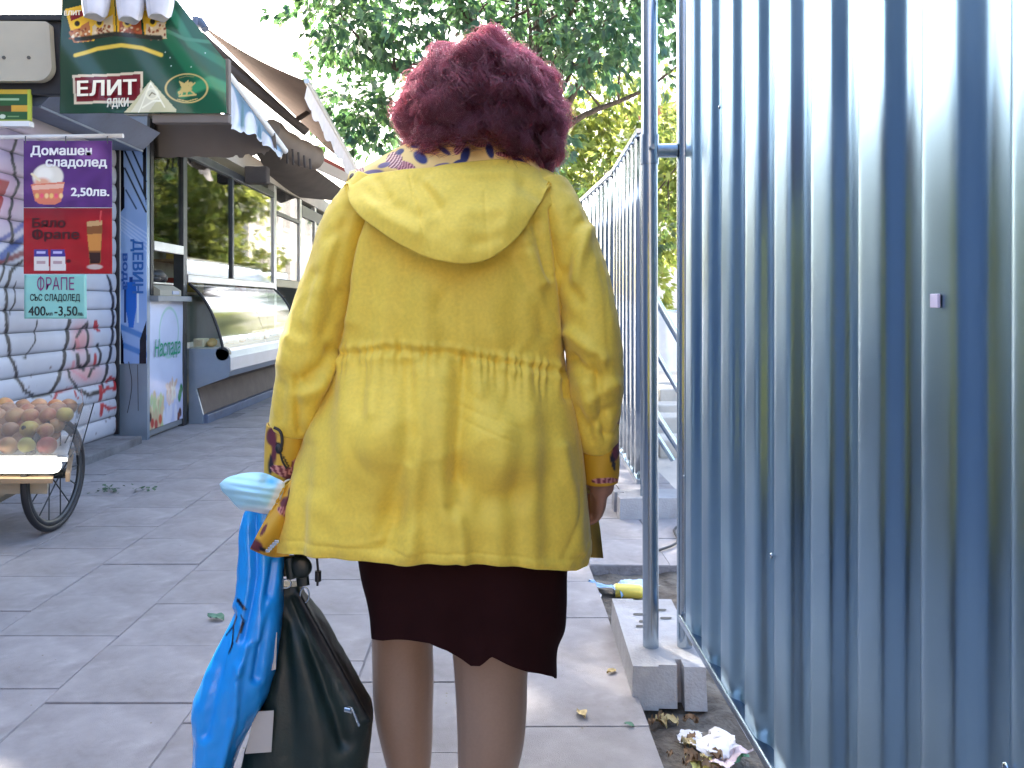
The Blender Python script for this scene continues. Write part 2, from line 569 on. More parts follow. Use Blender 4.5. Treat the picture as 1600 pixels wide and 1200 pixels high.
def lay_slab(xa, xb, ya, yb):
    o = bpy.data.objects.new('paving_slab', rs.choice(SLABS))
    COL.objects.link(o); o.parent = pv
    o.location = ((xa + xb) / 2, (ya + yb) / 2, rs.uniform(-.0035, .0005))
    o.scale = (abs(xb - xa) - .005, abs(yb - ya) - .004, 1)
    o.rotation_euler = (R(rs.uniform(-.28, .28)), R(rs.uniform(-.25, .25)), 0)
    return o


for c in range(8):
    k = 0
    y = 1.25 + OFFS[c] - PITCH
    while y < 7.9:
        lay_slab(COLS[c + 1], COLS[c], y, y + PITCH)
        y += PITCH
for c, (xa, xb) in enumerate(((.42, .77), (.77, 1.12))):
    y = 3.47
    while y < 7.9:
        lay_slab(xa, xb, y, y + PITCH + .02 * c); y += PITCH + .02 * c
far = MB()
for c in range(8):
    for (y0, y1) in ((-2.9, 1.25 + OFFS[c] - PITCH), (1.25 + OFFS[c] + PITCH * 18, 24)):
        y = y0
        while y < y1 - .05:
            far.box(COLS[c + 1] + .004, COLS[c] - .004, y + .004, min(y + PITCH, y1) - .004, -.015, rs.uniform(-.003, 0))
            y += PITCH
y = 8.2
while y < 24:
    far.box(.424, .766, y, y + .365, -.015, -.001); far.box(.774, 1.12, y, y + .365, -.015, -.002); y += PITCH
tag(far.build('paving', M['slab'], pv), kind='stuff')

# ------------------------------------------------------------------ corrugated hoarding
def corr_profile(length, period=.185):
    """(along, out) polyline of a trapezoid sheet; out = 0 valley .. 1 crest with a stiffening groove on the crest"""
    us = np.linspace(0, 1, 29)[:-1]
    hs = np.tanh(2.4 * (-np.cos(2 * math.pi * us) + .30)); hs = (hs - hs.min()) / (hs.max() - hs.min())
    base = list(zip(us * .185, hs))                          # rounded rib, broader crest than valley
    out = []
    n = int(math.ceil(length / period))
    for i in range(n):
        for a, h in base:
            s = i * period + a * period / .185
            if s <= length: out.append((s, h))
    return out


def corr_sheet(path, z0, z1, depth, side, m, name, parent, period=.185, seed=1, rows=14):
    """path: list of (x, y) ; side: +1 crest towards -x"""
    P = np.array(path, float); seg = np.linalg.norm(np.diff(P, axis=0), axis=1); cum = np.concatenate([[0], np.cumsum(seg)])
    prof = corr_profile(cum[-1], period)
    zs = np.linspace(z0, z1, rows)
    g = np.random.default_rng(seed)
    A = np.empty((rows, len(prof), 3))
    for j, (s, h) in enumerate(prof):
        i = min(max(np.searchsorted(cum, s, side='right') - 1, 0), len(seg) - 1)
        t = (s - cum[i]) / seg[i]; p = P[i] * (1 - t) + P[i + 1] * t
        d = (P[i + 1] - P[i]) / seg[i]; n = np.array([-d[1], d[0]]) * side
        A[:, j, 0] = p[0] + n[0] * depth * h; A[:, j, 1] = p[1] + n[1] * depth * h; A[:, j, 2] = zs
    q = A.reshape(-1, 3)
    dent = .0012 * sum_noise(q * np.array([1, 1, .4]), .8, seed) + .0002 * sum_noise(q * np.array([1, 1, .5]), 2.2, seed + 3)
    A[..., 0] -= dent.reshape(A.shape[:2])
    b = MB().grid(A, smooth=False)
    o = b.build(name, m, parent)
    bm = bmesh.new(); bm.from_mesh(o.data)
    for f in bm.faces: f.smooth = True
    bmesh.ops.solidify(bm, geom=bm.faces[:], thickness=.0008)
    bm.to_mesh(o.data); bm.free()
    return o


FX = .590
nf = empty('hoarding_panel', (FX, 2.44, 0), 'large galvanised corrugated hoarding panel passing close beside the woman', 'fence panel')
corr_sheet([(FX, 2.41), (FX, 1.2), (FX, -1.05)], .180, 2.08, .024, -1, M['zinc'], 'corrugated_sheet', nf, seed=4, rows=26)
MB().tube([(FX - .005, 2.44, -.02), (FX - .005, 2.44, 1.0), (FX - .005, 2.44, 2.06)], .0235, 20).build('upright', M['tube'], nf)
MB().tube([(FX - .005, 2.44, 2.061), (FX - .005, 2.44, 2.075)], .026, 20).build('end_cap', M['black'], nf)
br = MB(); br.box(FX - .03, FX + .012, -1.06, 2.415, .172, .194, ch=.004)
br.build('bottom_rail', M['zinc_far'], nf)
MB().box(FX - .02, FX + .02, -1.06, 2.415, 2.081, 2.11, ch=.004).build('top_rail', M['zinc_far'], nf)
MB().tube([(FX - .005, -1.08, -.06), (FX - .005, -1.08, 2.06)], .0235, 16).build('upright', M['tube'], nf)
for k in range(6):
    yy = 2.36 - k * .37
    MB().sphere((FX - .026, yy, 1.62 if k % 2 else .62), (.003, .006, .006), 8, 5).build('screw', M['tube'], nf)
MB().box(FX - .0275, FX - .0235, 1.012, 1.030, 1.125, 1.143, ch=.001).build('sticker', mat('sticker', (.62, .6, .8), .6), nf)

post = empty('scaffold_post', (.479, 2.44, 0), 'slim galvanised tube post standing in the concrete fence foot', 'post')
MB().tube([(.482, 2.44, .02), (.479, 2.44, 1.2), (.476, 2.44, 2.6)], .0242, 20).build('pole', M['tube'], post)
cl = MB()
cl.tube([(.4775, 2.44, 1.555), (.4775, 2.44, 1.645)], .0285, 20)
cl.tube([(.50, 2.44, 1.598), (.56, 2.44, 1.598)], .021, 14)
cl.tube([(.4775, 2.41, 1.60), (.4775, 2.385, 1.60)], .008, 8)
cl.build('coupler', M['tube'], post)


def foot_block(loc, rotz, lab, extra):
    t = empty('concrete_foot', loc, lab, 'concrete block', 'concrete feet under the hoarding')
    Lh, Wh, H = .265, .104, .125
    bm = bmesh.new()
    # plan outline with two recesses at each short end
    pl = []
    for (sy) in (-1, 1):
        row = [(-Wh, sy * Lh), (-.03, sy * Lh), (-.03, sy * (Lh - .012)), (.024, sy * (Lh - .012)), (.024, sy * (Lh - .05)), (.042, sy * (Lh - .05)), (.042, sy * Lh), (Wh, sy * Lh)]
        pl += row if sy < 0 else row[::-1]
    vs0 = [bm.verts.new((x * 1.04, y * 1.015, 0)) for x, y in pl]
    vs1 = [bm.verts.new((x, y, H)) for x, y in pl]
    n = len(pl)
    bm.faces.new(vs0[::-1]); bm.faces.new(vs1)
    for i in range(n): bm.faces.new((vs0[i], vs0[(i + 1) % n], vs1[(i + 1) % n], vs1[i]))
    bmesh.ops.bevel(bm, geom=[e for e in bm.edges if e.calc_face_angle(0) > .9], offset=.006, segments=2, affect='EDGES', clamp_overlap=True)
    bmesh.ops.triangulate(bm, faces=bm.faces[:])
    me = bpy.data.meshes.new('block_body'); bm.to_mesh(me); bm.free()
    rot = Matrix.Rotation(rotz, 4, 'Z'); me.transform(rot)
    me.materials.append(M['concrete'])
    o = bpy.data.objects.new('block_body', me); COL.objects.link(o); o.parent = t
    for (x, y) in extra:
        h = MB(); h.add([tuple(rot @ Vector((x + a * .02, y + b * .009, H + .002)) + Vector(loc)) for a, b in ((-1, -1), (.6, -1), (1, .2), (.8, 1), (-.7, 1), (-1, .3))], [(0, 1, 2, 3, 4, 5)])
        h.build('socket_hole', M['black'], t)
    return t


foot_block((.517, 2.565, -.038), R(-2.0), 'grey concrete fence foot with the tube post standing in it, beside the littered trench',
           [(-.03, .12), (-.02, .06), (-.035, .02), (.05, .16), (.055, .09)])
foot_block((.93, 4.33, -.02), R(93), 'pale concrete fence foot lying crosswise by the start of the distant corrugated fence', [(-.03, .12), (.03, .05)])

# farther hoarding, bending away
fpts = [(.80, 4.28), (.86, 5.6), (.805, 7.3), (.62, 10.8), (.45, 14.4), (.38, 18.0), (.38, 24.0)]
ff_labels = ['corrugated hoarding panel seen between the yellow sleeve and the tube post',
             'second corrugated hoarding panel, just over the yellow shoulder', 'third corrugated hoarding panel along the bend, hidden behind the jacket',
             'fourth corrugated hoarding panel along the pavement, behind the woman', 'fifth corrugated hoarding panel, farther up the pavement', 'last corrugated hoarding panel, at the far end of the row']
for i in range(6):
    (xa, ya), (xb, yb) = fpts[i], fpts[i + 1]
    t = empty('hoarding_panel', (xa, ya, 0), ff_labels[i], 'fence panel', 'corrugated hoarding panels up the pavement')
    corr_sheet([(xa, ya + .03), (xb, yb - .03)], .19, 2.04, .024, 1, M['zinc_far'], 'corrugated_sheet', t, seed=20 + i, rows=6)
    MB().tube([(xa + .01, ya, -.02), (xa + .01, ya, 2.05)], .022, 12).build('upright', M['tube'], t)
    d = Vector((xb - xa, yb - ya, 0)).normalized(); n = Vector((-d.y, d.x, 0)) * .02
    for z in (.165, 2.045):
        b = MB(); b.prism([Vector((xa, ya, z)) - n * 1.6, Vector((xb, yb, z)) - n * 1.6, Vector((xb, yb, z)) + n * 1.6, Vector((xa, ya, z)) + n * 1.6], (0, 0, .025))
        b.build('rail', M['zinc_far'], t)
    MB().tube([(xa + .03, ya + .05, 1.25), (xa + .75, ya + .1, .0)], .019, 10).build('brace', M['tube'], t)
    MB().tube([(xa + .03, ya + .06, .62), (xa + .42, ya + .09, .02)], .019, 10).build('brace', M['tube'], t)
# ------------------------------------------------------------------ shuttered kiosk (A)
AX = -3.09
ka = empty('shuttered_kiosk', (AX, 5.0, 0), 'small kiosk closed by a graffitied white slatted shutter behind the hanging price signs', 'kiosk')
MB().box(-5.2, AX - .03, 3.0, 6.58, .03, 2.6).build('body', M['grey_paint'], ka)
MB().box(-5.2, -2.85, 3.0, 6.5, -.1, .06, ch=.008).build('plinth', M['concrete_dark'], ka)


def px_of(Y, z, x):
    return 770 + 1250 * x / Y, 475 - 1250 * (z - CAM_H) / Y


def g8(pts): return [(x / 4.14, 410 + y / 4.14) for x, y in pts]


def graffiti(Y, z):
    px, py = px_of(Y, z, AX)
    p = Paint(px, py, S(190, 190, 196))
    p.mottle(.05, 3, .05)
    for c, (a, b), (ra, rb) in ((S(196, 160, 176), (10, 300), (34, 60)), (S(186, 165, 190), (25, 225), (40, 30)), (S(200, 150, 150), (135, 582), (26, 15)), (S(205, 150, 150), (128, 530), (14, 26))):
        p.ell(a, b, ra, rb, c, 0, 1.2)
    p.poly([(-40, 280), (16, 282), (-6, 352), (-40, 352)], S(150, 40, 45))
    p.line([(38, 395), (-20, 420)], 5, S(120, 50, 60)); p.line([(40, 372), (5, 400)], 7, S(60, 80, 140)); p.line([(40, 350), (-10, 385)], 4, S(110, 110, 160))
    K, RD = S(38, 34, 38), S(176, 42, 46)
    p.line([(26, 218), (20, 250), (30, 285), (16, 330), (22, 380)], 2.6, K, .3)
    p.line(g8([(150, -5), (75, 60), (50, 180), (45, 400), (65, 580), (120, 740), (160, 830), (230, 865), (330, 850), (380, 760), (410, 680), (440, 500), (455, 370)]), 3.1, K, .3)
    p.line(g8([(0, 130), (40, 30), (60, -60)]), 2.2, K)
    p.line(g8([(110, 130), (100, 260), (70, 340)]), 1.3, K); p.line(g8([(245, 370), (230, 510), (170, 620), (90, 640)]), 1.3, K)
    p.line(g8([(700, 90), (725, 170), (735, 260), (735, 450), (725, 560), (700, 680), (670, 790), (640, 840), (580, 865), (520, 830), (450, 740), (455, 700)]), 2.3, K, .3)
    p.line(g8([(490, 570), (500, 480), (540, 430), (570, 390), (575, 470), (570, 590)]), 2.2, K); p.line(g8([(505, 600), (510, 660), (545, 690), (575, 640), (575, 600)]), 3.4, K)
    p.line(g8([(640, 530), (655, 590), (650, 660), (600, 690), (575, 740)]), 2.2, K)
    p.line(g8([(530, 830), (580, 862), (640, 835)]), 3.6, K)
    p.line(g8([(345, 900), (380, 845), (420, 825), (475, 812)]), 2.2, RD); p.line(g8([(490, 830), (495, 870), (530, 885)]), 1.6, RD)
    p.poly(g8([(610, 375), (630, 375), (660, 450), (640, 450), (610, 420)]), RD); p.line(g8([(620, 600), (622, 660)]), 2.5, RD)
    p.line(g8([(655, 850), (700, 810), (745, 820), (755, 760), (720, 745), (700, 770)]), 2.6, RD); p.line(g8([(655, 985), (665, 915), (700, 945), (745, 940)]), 2.8, RD)
    p.line(g8([(655, 800), (655, 890)]), 3, RD)
    p.line(g8([(500, 500), (520, 560)]), 3, S(205, 130, 130)); p.line(g8([(480, 640), (480, 700), (560, 760)]), 2.6, S(205, 140, 145))
    p.put((np.abs(px - 183) < 1.6) & (py > 655), S(90, 60, 60))
    g = np.random.default_rng(4)
    for _ in range(60):
        a, b = g.uniform(-20, 186), g.uniform(560, 680)
        p.ell(a, b, g.uniform(.5, 2), g.uniform(.5, 1.6), S(110, 95, 90), 0, .6)
    return p.C


PIT = .146
zb = .066
k = 0
while zb < 2.3:
    ny, nz = 230, 9
    v = np.linspace(0, 1, nz); Ys = np.linspace(4.2, 6.575, ny)
    YY, VV = np.meshgrid(Ys, v)
    ZZ = zb + VV * (PIT - .004)
    prof = .015 * np.clip(np.sin(np.clip(VV * 1.0, 0, 1) * math.pi), 0, 1) ** .55
    P = np.stack([AX - .018 + prof + .0015 * np.sin(YY * 3 + k), YY, ZZ], -1)
    b = MB().grid(P, smooth=True)
    b.box(AX - .045, AX - .0185, 4.2, 6.575, zb + .002, zb + PIT - .006)
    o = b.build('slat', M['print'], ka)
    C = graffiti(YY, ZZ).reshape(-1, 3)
    g_ = .55 + .45 * np.clip(VV.reshape(-1) * 9, 0, 1)          # darker along the lower lip of each slat
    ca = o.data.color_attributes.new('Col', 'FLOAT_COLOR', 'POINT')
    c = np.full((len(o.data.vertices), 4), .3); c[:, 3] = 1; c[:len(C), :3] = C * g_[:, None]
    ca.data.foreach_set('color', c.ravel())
    zb += PIT; k += 1
fr = MB(); fr.box(AX - .05, AX + .012, 6.576, 6.60, .06, 2.45, ch=.003)
fr.build('guide_rail', M['black'], ka)
cn = MB()
cn.prism([(AX, 5.03, 2.38), (-2.85, 5.03, 2.372), (-2.70, 5.03, 2.52), (AX, 5.03, 2.60)], (0, 1.47, 0))
cn.build('canopy', M['blue_grey'], ka)
MB().tube([(-2.848, 5.03, 2.372), (-2.848, 6.5, 2.372)], .009, 8).build('canopy_lip', M['steel_blue'], ka)

# ------------------------------------------------------------------ glazed kiosk (B) and its run of windows
BX = -2.87
kb = empty('glazed_kiosk', (BX, 6.65, 0), 'glass fronted food kiosk with grey metal window frames and a serving hatch', 'kiosk')
sh = MB()
sh.box(-4.9, -4.8, 6.7, 17.4, 0, 3.0)                       # back
sh.box(-4.9, BX, 6.66, 17.4, 2.70, 2.9)                    # ceiling slab
sh.box(-4.9, BX - .05, 6.7, 17.4, -.08, .1)
sh.box(-4.9, BX - .02, 17.3, 17.4, 0, 3.0)
sh.build('shell', mat('inner_wall', (.42, .40, .35), .7, noise=.15, nscale=2), kb)
MB().box(-4.9, -2.872, 6.65, 6.70, -.02, 2.69, ch=.003).build('end_wall', M['steel_blue'], kb)
MB().box(-2.98, -2.882, 6.71, 7.42, .02, 1.15, ch=.004).build('counter', M['grey_paint'], kb)
MB().box(-3.4, -2.80, 6.70, 7.44, 1.152, 1.20, ch=.004).build('counter_top', M['grey_paint'], kb)
MB().box(-3.9, -3.88, 6.72, 7.6, 1.2, 1.7).build('yellow_board', mat('yellow_board', S(205, 175, 70), .6, noise=.1), kb)
MB().box(-4.79, -4.74, 7.6, 12.6, 1.1, 2.2).build('back_shelf', mat('back_shelf', (.33, .30, .22), .6, noise=.4, nscale=3), kb)
lampm = mat('lit_tube', (.9, .9, .8), .4, emit=(1, .93, .72), estr=4.0)
MB().box(-3.75, -3.55, 7.3, 7.42, 2.24, 2.27).build('ceiling_lamp', lampm, kb)
MB().box(-3.75, -3.55, 8.9, 9.1, 2.44, 2.47).build('ceiling_lamp', lampm, kb)


def post_b(y, z0, z1, m, w=.045, d=.06, name='window_post'):
    MB().box(BX - d, BX + .004, y - w, y + w, z0, z1, ch=.004).build(name, m, kb)


post_b(6.735, 1.205, 2.69, M['black'], .03)
post_b(7.46, 0, 2.69, M['dark_metal'], .045, .09)
post_b(10.55, 0, 2.69, M['alu'], .06, .08)
post_b(11.95, 0, 2.69, M['alu'], .06)
post_b(12.95, 0, 2.69, M['alu'], .06)
post_b(14.6, 0, 2.69, M['dark_metal'], .09)
post_b(16.2, 0, 2.69, M['alu'], .06)


def rail(y0, y1, z0, z1, m, d=.05, proud=.008):
    MB().box(BX - d, BX + proud, y0, y1, z0, z1, ch=.004).build('window_rail', m, kb)


rail(6.77, 7.41, 1.585, 1.665, M['alu'])
rail(7.51, 10.48, 1.335, 1.405, M['alu'], .06, .012)
rail(7.51, 10.48, 2.52, 2.60, M['dark_metal'])
post_b(8.84, 1.41, 2.515, M['dark_metal'], .028, .04, 'mullion')
rail(10.62, 11.88, 1.36, 1.46, mat('sill_cream', (.5, .42, .26), .6)); rail(12.02, 12.88, 1.36, 1.46, M['alu']); rail(10.62, 11.88, 2.32, 2.37, M['dark_metal']); rail(12.02, 17.3, 2.45, 2.62, M['dark_metal'])
for (y0, y1, z0, z1) in ((6.77, 7.41, 1.67, 2.68), (7.51, 8.81, 1.41, 2.515), (8.87, 10.48, 1.41, 2.515), (10.62, 11.88, 1.47, 2.31), (10.62, 11.88, 2.38, 2.68), (12.02, 12.88, 1.47, 2.44), (13.02, 14.5, .9, 2.44), (14.7, 16.1, .9, 2.44)):
    b = MB(); b.box(BX - .028, BX - .020, y0, y1, z0, z1)
    b.build('window_pane', M['glass'], kb)
lw = MB(); lw.box(BX - .06, BX - .01, 10.62, 17.3, 0, .88)
lw.build('lower_wall', M['grey_paint'], kb)
# things behind the far windows: a rack of goods in muted packets
gs = random.Random(3)
PKC = [mat('packet_a', S(150, 60, 50), .5), mat('packet_b', S(190, 170, 90), .5), mat('packet_c', S(90, 110, 70), .5), mat('packet_d', S(200, 195, 185), .5)]
for row, z in enumerate((1.3, 1.75)):
    MB().box(-4.7, -4.35, 11.0, 16.8, z - .03, z).build('goods_shelf', M['wood'], kb)
    for q in range(7):
        y = 11.3 + q * .72
        h = gs.uniform(.16, .34)
        b = MB(); b.box(-4.62, -4.44, y, y + gs.uniform(.2, .36), z + .001, z + h, ch=.02)
        tag(b.build('goods_packet', PKC[(q + row) % 4]), f"{['red', 'mustard', 'olive', 'pale'][(q + row) % 4]} food packet, {['first', 'second', 'third', 'fourth', 'fifth', 'sixth', 'seventh'][q]} along the {['lower', 'upper'][row]} shelf behind the far kiosk windows", 'packet', 'packets on the kiosk shelves')

# water advert, tall on the end wall
def paint_water(U, V):
    asp = .212 / 1.80
    p = Paint(U, V, S(150, 180, 226), asp)
    x, y = p.x, p.y
    p.put(np.clip(.5 + .5 * np.sin((V * 9 + U) * 2.2), 0, 1) * .35, S(115, 150, 215))
    p.poly([(0, 1), (.012, 1), (.018, .72), (0, .7)], S(20, 22, 34))
    p.poly([(asp * .84, 1), (asp, 1), (asp, .72), (asp * .88, .8)], S(18, 20, 32))
    for (y0, y1) in ((1.06, .86), (.98, .78), (.90, .72)):
        p.line([(asp * .16, y0), (asp * .98, y1 - .02)], .0045, S(16, 30, 48))
    p.line([(asp * .2, .80), (asp * .6, .715)], .004, S(30, 60, 100))
    for i in range(5):
        p.line([(0, .68 - i * .015), (asp, .60 - i * .02)], .004, S(170, 195, 235))
    # bottle
    bl = S(24, 100, 200)
    p.put(((np.abs(x - asp * .40) < asp * (.17 + .07 * np.cos((y - .30) * 22))) & (y > .165) & (y < .375)).astype(float), bl)
    p.put(((np.abs(x - asp * .40) < asp * (.07)) & (y > .375) & (y < .40)).astype(float), S(20, 60, 140))
    p.put(((np.abs(x - asp * .66) < asp * .035) & (y > .19) & (y < .36)).astype(float), S(215, 230, 245))
    p.put(((np.abs(x - asp * .17) < asp * .035) & (y > .19) & (y < .36)).astype(float), S(35, 60, 120))
    for yy in (.15, .07):
        p.line([(0, yy + .02), (asp, yy - .03)], .014, S(80, 130, 200))
    p.poly([(0, .16), (asp * .10, .10), (asp * .12, 0), (0, 0)], S(20, 22, 40)); p.poly([(asp, .20), (asp * .74, .11), (asp * .72, 0), (asp, 0)], S(22, 24, 38))
    return p.C


wa = empty('water_advert', (-2.98, 6.64, .64), 'tall narrow light blue advert with a bottle on the kiosk corner', 'advert panel')
o0 = (-3.088, 6.640, .635)
painted_panel('printed_sheet', M['print_gloss'], o0, (.214, 0, 0), (0, 0, 1.80), 60, 300, paint_water, wa)
text_mesh('lettering', 'ДЕВИН', mat('ink_blue', S(30, 95, 170), .5), (-2.985, 6.638, 1.44), (0, 0, -1), (1, 0, 0), .085, wa, bold=.03, width=.45, align='CENTER')
text_mesh('lettering', 'вода', mat('ink_blue_small', S(40, 90, 170), .5), (-3.068, 6.638, 1.40), (0, 0, -1), (1, 0, 0), .05, wa, bold=.03, width=.30, align='CENTER')
MB().box(-3.094, -3.089, 6.632, 6.646, .63, 2.44).build('edge_strip', M['white_paint'], wa)
wires = MB()
wires.tube(smooth_path([W(201, 565, 6.63), W(206, 600, 6.63), W(204, 620, 6.63), W(199, 645, 6.63)], 12), .003, 6); wires.tube([W(215, 570, 6.63), W(216, 642, 6.63)], .0025, 6)
tag(wires.build('cable', M['black']), 'two thin dark cables hanging below the blue water advert', 'cable')

# counter poster "Наслада"
def paint_poster(U, V):
    p = Paint(U, V, S(205, 212, 232), .75)
    p.put(np.clip((.45 - V) * 2, 0, .6), S(190, 192, 225))
    p.ring(.42, .74, .22, .20, .012, S(170, 205, 200))
    p.put((V < .74) * 1.0 * ((np.abs(p.x - .42) > .24)) * 0, S(0, 0, 0))
    g = np.random.default_rng(8)
    for _ in range(60):
        x, y = g.uniform(0, .3), g.uniform(.0, .26)
        p.ell(x, y * (1.1 - x), .03, g.uniform(.03, .07), [S(225, 215, 170), S(190, 205, 150), S(215, 190, 150), S(200, 180, 140)][g.integers(4)], g.uniform(-.4, .4), .5)
    for _ in range(40):
        p.ell(g.uniform(.36, .58), g.uniform(.16, .34), .022, g.uniform(.02, .05), [S(230, 205, 190), S(215, 185, 165), S(235, 225, 205)][g.integers(3)], g.uniform(-1, 1), .5)
    for x, y, c in ((.68, .22, S(40, 130, 80)), (.71, .26, S(40, 120, 70)), (.66, .19, S(60, 140, 90)), (.05, .05, S(190, 60, 50)), (.13, .03, S(180, 70, 60)), (.22, .06, S(200, 90, 60)), (.68, .06, S(90, 50, 45)), (.64, .03, S(110, 60, 50)), (.0, .1, S(80, 50, 40))):
        p.ell(x, y, .035, .04, c, .4, .5)
    for _ in range(14):
        p.ell(g.uniform(.3, .6), g.uniform(0, .1), .03, .06, S(222, 222, 235), 0, .5)
    return p.C


cp = empty('counter_poster', (BX, 7.0, .1), 'pale poster with green script and food pictures on the counter front', 'poster')
painted_panel('printed_sheet', M['print_gloss'], (-2.872, 6.70, .07), (0, .71, 0), (0, 0, 1.09), 110, 160, paint_poster, cp, warp=lambda u, v: .002 * np.sin(v * 9))
text_mesh('lettering', 'Наслада', mat('ink_green', S(30, 150, 110), .5), (-2.870, 7.05, .68), (0, 1, 0), (0, 0, 1), .15, cp, bold=.004, width=.56, align='CENTER', shear=.2, lift=.006)

# weighing scale with a black cap on it
wsc = empty('weighing_scale', (-2.86, 7.0, 1.2), 'cream weighing scale on the kiosk counter', 'scale')
b = MB(); b.prism([(-3.05, 6.78, 1.202), (-2.82, 6.78, 1.202), (-2.82, 6.78, 1.25), (-2.90, 6.78, 1.30), (-3.05, 6.78, 1.30)], (0, .46, 0))
b.build('body', M['beige'], wsc)
MB().prism([(-2.818, 7.03, 1.215), (-2.818, 7.18, 1.215), (-2.818, 7.18, 1.245), (-2.818, 7.03, 1.245)], (.004, 0, 0)).build('display', mat('display_blue', (.25, .3, .42), .3), wsc)
MB().box(-3.07, -2.88, 6.78, 7.22, 1.302, 1.318, ch=.005).build('tray', M['alu'], wsc)
b = MB(); b.sphere((-2.97, 7.02, 1.38), (.085, .15, .062), 18, 10); b.sphere((-2.95, 6.90, 1.35), (.08, .10, .035), 14, 8); b.sphere((-2.96, 7.10, 1.36), (.07, .09, .05), 14, 8)
tag(b.build('dark_bag', M['black']), 'lumpy black bag lying on top of the weighing scale', 'bag')

# refrigerated display case with a curved glass front
dc = empty('display_case', (-2.7, 7.5, 0), 'curved glass refrigerated display case jutting out under the kiosk windows', 'display case')
arc = smooth_path([(-2.87, 1.325, 0), (-2.76, 1.215, 0), (-2.676, 1.085, 0), (-2.61, .926, 0), (-2.568, .79, 0), (-2.55, .70, 0)], 20)[:, :2]
Y0, Y1 = 7.56, 10.5
for (a, c) in ((Y0 + .03, 8.98), (8.995, Y1 - .03)):
    P = np.array([[(x, yy, z) for x, z in arc] for yy in (a, c)])
    b = MB().grid(P, smooth=True, flip=False)
    b.build('curved_pane', M['case_glass'], dc)
for yy in (Y0, Y1):
    b = MB(); b.tube([(x, yy, z) for x, z in arc], .014, 10)
    b.build('arch_frame', M['black'], dc)
    b = MB(); pl = [(x, yy + .02, z) for x, z in arc] + [(-2.87, yy + .02, .70)]
    b.add(pl, [tuple(range(len(pl)))]); b.build('end_pane', M['glass'], dc)
prof = [(-2.87, .705), (-2.555, .705), (-2.50, .68), (-2.475, .62), (-2.475, .50), (-2.50, .44), (-2.80, .33), (-2.735, .09), (-2.87, .09)]
MB().prism([(x, Y0 - .01, z) for x, z in prof[:6]] + [(-2.80, Y0 - .01, .33), (-2.735, Y0 - .01, .085), (-2.735, Y0 - .01, .0), (-2.87, Y0 - .01, 0)], (0, .03, 0)).build('end_panel', M['steel_blue'], dc)
cb = MB()
cp_ = [(-2.56, .704), (-2.50, .678), (-2.478, .62), (-2.478, .50), (-2.503, .442)]
cb.prism([(x, Y0 + .021, z) for x, z in cp_] + [(-2.87, Y0 + .021, .44), (-2.87, Y0 + .021, .704)], (0, Y1 - Y0, 0))
cb.build('front_bumper', M['steel_blue'], dc)
MB().prism([(-2.79, Y0 + .021, .44), (-2.51, Y0 + .021, .438), (-2.79, Y0 + .021, .335), (-2.738, Y0 + .021, .085), (-2.87, Y0 + .021, .085), (-2.87, Y0 + .021, .438)][1:], (0, Y1 - Y0, 0)).build('toe_panel', mat('toe_brown', (.13, .10, .085), .7, noise=.2), dc)
MB().box(-2.87, -2.70, Y0 + .021, Y1 + .02, -.05, .08, ch=.006).build('kickboard', M['blue_grey'], dc)
MB().tube([(-2.552, Y0 - .01, .66), (-2.552, Y0 + .05, .66)], .065, 16).build('bumper_cap', M['dark_metal'], dc)
sh_ = MB(); sh_.box(-3.3, -2.875, Y0 + .03, Y1 - .03, .705, .715); sh_.box(-2.86, -2.58, Y0 + .03, Y1 - .03, .706, .718)
sh_.build('case_floor', M['white_paint'], dc)
gs = random.Random(9)
PASTRY = [mat('pastry_gold', S(225, 180, 110), .6, noise=.2), mat('pastry_cream', S(240, 225, 190), .6, noise=.1), mat('pastry_white', S(235, 232, 225), .6)]
for q in range(18):
    y = 7.66 + (q // 2) * .3; x = -2.69 - (q % 2) * .10
    b = MB()
    if q % 3 == 0: b.sphere((x, y, .718 + .036), (.045, .075, .036), 14, 8)
    elif q % 3 == 1: b.box(x - .05, x + .05, y - .08, y + .08, .719, .719 + gs.uniform(.05, .12), ch=.012)
    else: b.tube(smooth_path([(x, y - .07, .75), (x + .02, y, .765), (x, y + .07, .75)], 9), [.012, .02, .028, .032, .034, .032, .028, .02, .012], 10)
    tag(b.build('pastry', PASTRY[q % 3]), f"{['rounded bun', 'cream slice', 'golden roll'][q % 3]}, {['first', 'second', 'third', 'fourth', 'fifth', 'sixth', 'seventh', 'eighth', 'last'][q // 2]} along the {['glass side', 'inner'][q % 2]} row in the display case", 'pastry', 'pastries in the display case')

# ------------------------------------------------------------------ awnings and banners
aw = empty('banner_awning', (-1.9, 5.7, 2.8), 'grey awning whose pale bluish printed valance droops over the food kiosk', 'awning')
bar0, bar1 = Vector((-1.93, 4.85, 2.95)), Vector((-1.9, 7.32, 2.53))
MB().tube([bar0, bar1], .028, 12).build('front_bar', M['white_paint'], aw)
b = MB(); b.grid(np.array([[bar0 + Vector((0, 0, .03)), bar1 + Vector((0, 0, .03))], [Vector((-3.1, 4.85, 4.1)), Vector((-3.1, 7.32, 3.7))]]))
o = b.build('canvas', M['taupe'], aw)


def paint_valance(U, V):
    p = Paint(U, V, S(112, 142, 172), 4)
    p.put(np.clip(V - .55, 0, 1) * 1.2, S(70, 100, 118))
    p.mottle(.14, 5, 6)
    for cx, cy, rx, ry in ((.5, .35, .42, .55), (1.62, .3, .36, .5), (2.75, .3, .42, .45), (3.5, .2, .3, .3)):
        p.ell(cx, cy, rx, ry, S(188, 192, 205), 0, .15)
    p.ell(1.1, .0, .12, .8, S(84, 120, 135), 0, .3); p.ell(2.2, .1, .12, .7, S(84, 116, 140), 0, .3)
    p.put(np.clip(.18 - V, 0, 1) * 6, S(200, 205, 215))
    return p.C


